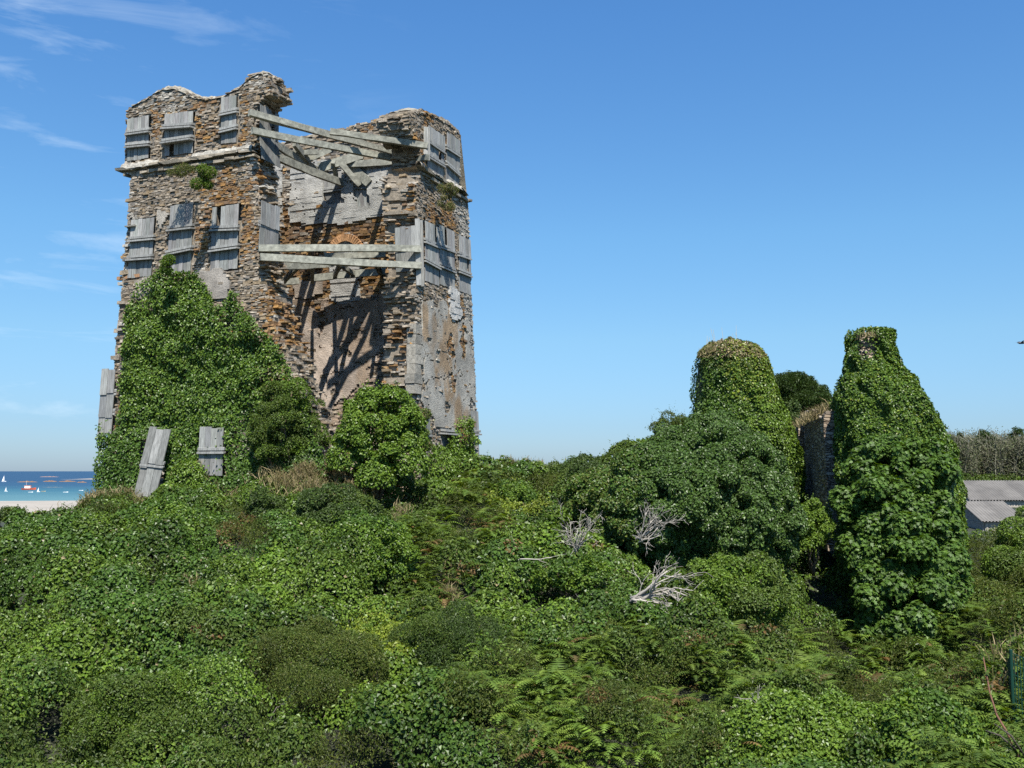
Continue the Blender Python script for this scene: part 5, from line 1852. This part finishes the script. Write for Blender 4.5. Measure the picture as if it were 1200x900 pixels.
o = foliage("thicket_leaves", PP, np.tile([0, -.5, .7], (len(PP), 1)), .19 * rng.uniform(.6, 1.2, len(PP)), "grey", M_LEAF, None, .6, .8)
tag(o, "sparse grey-green leaves of the far thicket behind the barns", "thicket", kind="stuff")
for (lab, px_, py_, rx, ry) in (("dark spiky pine standing above the grey thicket", 1153, 514, 11, 12), ("low dark evergreen at the left end of the thicket by the turret", 1123, 522, 13, 14),
                                ("dark evergreen top at the far right end of the thicket", 1194, 512, 8, 10)):
    c = at(px_, py_, 90)
    t = thing("pine_tree", at(px_, 580, 90), lab, "tree", "evergreens in the thicket")
    C, R = lobes(c, rx / F * 90, .6, ry / F * 90, 26, .14, .34, up=-1)
    P, D = blob_points(C, R, 150, .7, -1)
    foliage("crown", P, unit(D + [0, 0, .3]), .24 * rng.uniform(.6, 1.2, len(P)), "pine", M_LEAF, t, .2, .9)
    m = MB(); m.tube(np.array([at(px_, 580, 90), at(px_ + 1, 545, 90), c]), [.16, .12, .05], 6, (.12, .09, .07)); m.build("trunk", M_BARK, t)
bush("shrub", "low green hedge growth along the foot of the far thicket above the long roof", "shrub", SG, 1150, 565, 86, 60, 9, "bramble", .2, 1.6)

# ------------------------------------------------------------------ boats and reef
def hull(name, label, cat, group, px, py, length, hcol, kind):
    Y = -CZ / ((at(px, py, 1.0)[2] - CZ))          # on the water
    c = at(px, py, Y); c[2] = 0
    t = thing(name, c, label, cat, group)
    L_, W_, H_ = length, length * .3, length * .13
    V, Fq = [], []
    ns = 9
    for i in range(ns):
        q = i / (ns - 1)
        x = (q - .5) * L_
        w = W_ / 2 * (1 - max(0, (q - .45) / .55) ** 2.2) * (1 if q > .08 else .85)
        sh = H_ * (.85 + .6 * max(0, q - .5) ** 1.5 * 2)
        V += [c + [x, -w, sh], c + [x * .96, -w * .7, -.1], c + [x * .94, 0, -.3], c + [x * .96, w * .7, -.1], c + [x, w, sh]]
    for i in range(ns - 1):
        for k in range(4):
            Fq.append([i * 5 + k, (i + 1) * 5 + k, (i + 1) * 5 + k + 1, i * 5 + k + 1])
        Fq.append([i * 5 + 4, (i + 1) * 5 + 4, (i + 1) * 5, i * 5])
    T3 = [[0, 1, 2], [0, 2, 3], [0, 3, 4]]
    mk("hull", V, [np.array(Fq), np.array(T3)], M_PAINT, t, np.tile(hcol, (len(Fq) + 3, 1)))
    if kind == "motor":
        m = MB()
        m.beam(c + [-L_ * .28, 0, H_ * 1.5], c + [L_ * .12, 0, H_ * 1.5], W_ * .6, H_ * 1.3, col=(.75, .72, .66))
        m.beam(c + [-L_ * .31, 0, H_ * 2.2], c + [L_ * .15, 0, H_ * 2.25], W_ * .7, H_ * .18, col=(.6, .2, .1))
        m.build("cabin", M_PAINT, t)
        m = MB(); m.tube(np.array([c + [-L_ * .2, 0, H_], c + [-L_ * .2, 0, H_ + L_ * .5]]), .07, 6, (.6, .6, .6)); m.build("mast", M_PAINT, t)
    if kind == "sail":
        m = MB(); m.tube(np.array([c + [L_ * .08, 0, 0], c + [L_ * .02, 0, L_ * 1.4]]), .06, 6, (.7, .7, .7)); m.build("mast", M_PAINT, t)
        P_ = []
        for i in range(7):
            q = i / 6
            for j in range(5):
                r = j / 4
                P_.append(c + [L_ * (.06 - .04 * q - r * .5 * (1 - q)), .25 * sin(pi * r) * (1 - q), L_ * (.14 + 1.2 * q)])
        Fs = [[i * 5 + j, i * 5 + j + 1, (i + 1) * 5 + j + 1, (i + 1) * 5 + j] for i in range(6) for j in range(4)]
        so = mk("sail", P_, np.array(Fs), M_PAINT, t, np.tile((.85, .85, .84), (len(Fs), 1)), True)
        md = so.modifiers.new("thickness", 'SOLIDIFY'); md.thickness = .03
    return t


hull("fishing_boat", "orange-red motor boat with a small cabin on the bay", "boat", "boats on the bay", 34, 574, 9.2, (.5, .10, .05), "motor")
hull("sailing_boat", "white sailing boat with raised sail, farther out near the left edge", "boat", "boats on the bay", 4.5, 564.5, 5.2, (.8, .8, .78), "sail")
hull("sailing_boat", "small white sailing boat nearer the beach below the other sail", "boat", "boats on the bay", 7, 576, 1.9, (.8, .8, .78), "sail")
hull("dinghy", "small white open boat just right of the orange boat", "boat", "boats on the bay", 36, 577, 2.6, (.85, .85, .82), "")
hull("sailing_boat", "little upright white sail right of the orange boat", "boat", "boats on the bay", 45, 576.5, 1.9, (.85, .85, .82), "sail")
hull("dinghy", "ochre open boat beside the little upright sail", "boat", "boats on the bay", 51, 576, 2.6, (.5, .38, .2), "")
hull("dinghy", "white open boat by itself nearer the hill", "boat", "boats on the bay", 77, 577, 2.8, (.85, .85, .82), "")
hull("dinghy", "white open boat against the hill's skyline", "boat", "boats on the bay", 95, 575, 2.6, (.85, .85, .82), "")
for (lab, px_, py_, w_, h_) in (("low orange reef above the orange boat", 32, 565, 24, 3), ("reddish reef in the middle of the row of reefs", 59, 564.5, 16, 3.5), ("longest ochre reef, right of the reddish one", 79, 564.5, 20, 3.5),
                                ("rightmost ochre reef beside the hill", 96, 565.5, 12, 3), ("faint far reef on the horizon side", 58, 559, 22, 2), ("dark flat shoal under the row of reefs", 62, 571, 30, 1.5)):
    Y = -CZ / ((at(px_, py_, 1.0)[2] - CZ)); c = at(px_, py_, Y); c[2] = 0
    n1_, n2_ = 28, 9
    hw = w_ / F * Y / 2; hh = h_ / F * Y * .42
    V = []
    for i in range(n1_):
        for j in range(n2_):
            q, r = i / (n1_ - 1) * 2 - 1, j / (n2_ - 1) * 2 - 1
            e = max(0, (1 - q * q)) * max(0, 1 - r * r)
            V.append((c[0] + q * hw, c[1] + r * hw * .35, -.3 + (hh * 1.6) * (e ** .5) * (.15 + float(fbm(np.array(q * 5 + px_), np.array(r * 2.), seed=4)))))
    Fq = [[i * n2_ + j, (i + 1) * n2_ + j, (i + 1) * n2_ + j + 1, i * n2_ + j + 1] for i in range(n1_ - 1) for j in range(n2_ - 1)]
    colr = {"dark": (.16, .16, .13), "fain": (.18, .13, .12)}.get(lab[:4], (.17, .10, .055))
    o = mk("reef", V, np.array(Fq), M_ROCK, None, np.tile(colr, (len(Fq), 1)))
    tag(o, lab, "rock", "reefs in the bay")

# a bird in flight at the right edge
c = at(1197, 402, 60)
m = MB()
m.tube(np.array([c + [-.28, 0, .02], c + [-.1, 0, 0], c + [.15, 0, .02], c + [.3, 0, .05]]), [.01, .07, .075, .02], 6, (.05, .05, .055))
for s_ in (-1, 1):
    m.add([c + [-.06, 0, .03], c + [.12, 0, .03], c + [.02, s_ * .3, .14], c + [-.12, s_ * .62, .1], c + [-.08, s_ * .3, .1]], None, [[0, 1, 2], [0, 2, 4], [4, 2, 3]], (.05, .05, .055))
o = m.build("bird", M_PAINT, None, True)
tag(o, "dark bird flying in the clear sky at the right edge", "bird")

# ------------------------------------------------------------------ light
SUN_EL = radians(58)
nA = -TB; uR = -TA
azo = radians(33)
hd = nA * cos(azo) + uR * sin(azo)
sd = np.array([hd[0] * cos(SUN_EL), hd[1] * cos(SUN_EL), sin(SUN_EL)])
ld = bpy.data.lights.new("sun", 'SUN'); ld.energy = 5.0; ld.angle = radians(.5); ld.color = (1, .95, .87)
lo = bpy.data.objects.new("sun", ld); COL.objects.link(lo)
from mathutils import Vector
lo.rotation_euler = Vector(sd).to_track_quat('Z', 'Y').to_euler()
lo.location = (0, -20, 60)

w = bpy.data.worlds.new("World"); SC.world = w; w.use_nodes = True
nt = w.node_tree; nt.nodes.clear(); L = nt.links.new
sky = N(nt, "TexSky", sky_type='NISHITA', sun_disc=False)
sky.sun_elevation = SUN_EL; sky.sun_rotation = math.atan2(hd[0], hd[1])
sky.air_density = 1.0; sky.dust_density = .4; sky.ozone_density = 1.0; sky.altitude = 10
# thin cirrus wisps
tc = N(nt, "TexCoord"); mp = N(nt, "Mapping"); mp.inputs["Scale"].default_value = (3.0, 3.0, 15.0); mp.inputs["Rotation"].default_value = (0, radians(6), radians(9))
L(tc.outputs["Generated"], mp.inputs[0])
nz = N(nt, "TexNoise", Scale=2.3, Detail=7.0, Roughness=.6, Distortion=.5); L(mp.outputs[0], nz.inputs["Vector"])
mr = N(nt, "MapRange"); mr.inputs["From Min"].default_value = .54; mr.inputs["From Max"].default_value = .95; L(nz.outputs["Fac"], mr.inputs["Value"])
sx = N(nt, "SeparateXYZ"); L(tc.outputs["Generated"], sx.inputs[0])
gr = N(nt, "ValToRGB"); ge = gr.color_ramp.elements
TINT = [(0, (.42, .58, .93)), (.045, (.436, .619, .915)), (.132, (.56, .80, .97)), (.233, (.574, .918, 1.113)), (.432, (.505, .93, 1.29)), (1, (.5, .92, 1.29))]
for i_, (ps, cl) in enumerate(TINT):
    el_ = ge[0] if i_ == 0 else (ge[len(ge) - 1] if i_ == len(TINT) - 1 else ge.new(ps))
    el_.position = ps; el_.color = [q / 1.35 for q in cl] + [1]
L(sx.outputs["Z"], gr.inputs[0])
SKYC = N(nt, "Mix", data_type='RGBA', blend_type='MULTIPLY'); SKYC.inputs[0].default_value = 1
L(sky.outputs[0], SKYC.inputs[6]); tv = N(nt, "VectorMath", operation='SCALE'); tv.inputs["Scale"].default_value = 1.35
L(gr.outputs[0], tv.inputs[0]); L(tv.outputs[0], SKYC.inputs[7])
m1 = N(nt, "MapRange"); m1.inputs["From Min"].default_value = -.08; m1.inputs["From Max"].default_value = -.4; L(sx.outputs["X"], m1.inputs["Value"])
mm = N(nt, "Math", operation='MULTIPLY'); L(mr.outputs[0], mm.inputs[0]); L(m1.outputs[0], mm.inputs[1])
m2 = N(nt, "Math", operation='MULTIPLY'); L(mm.outputs[0], m2.inputs[0]); m2.inputs[1].default_value = .5
mx = N(nt, "Mix", data_type='RGBA'); L(m2.outputs[0], mx.inputs[0]); L(SKYC.outputs[2], mx.inputs[6]); mx.inputs[7].default_value = (6.6, 7.6, 8.4, 1)
bg = N(nt, "Background", Strength=.0715); L(mx.outputs[2], bg.inputs["Color"])
wo = N(nt, "OutputWorld"); L(bg.outputs[0], wo.inputs[0])

vs = SC.view_settings
vs.view_transform = 'Standard'; vs.look = 'None'; vs.exposure = 1.05; vs.gamma = 1; vs.use_curve_mapping = False
SC.cycles.max_bounces = 6; SC.cycles.diffuse_bounces = 3; SC.cycles.glossy_bounces = 2; SC.cycles.transmission_bounces = 3
SC.cycles.use_denoising = False
print("TOTAL TRIS", sum(len(o.data.polygons) for o in SC.objects if o.type == 'MESH'))
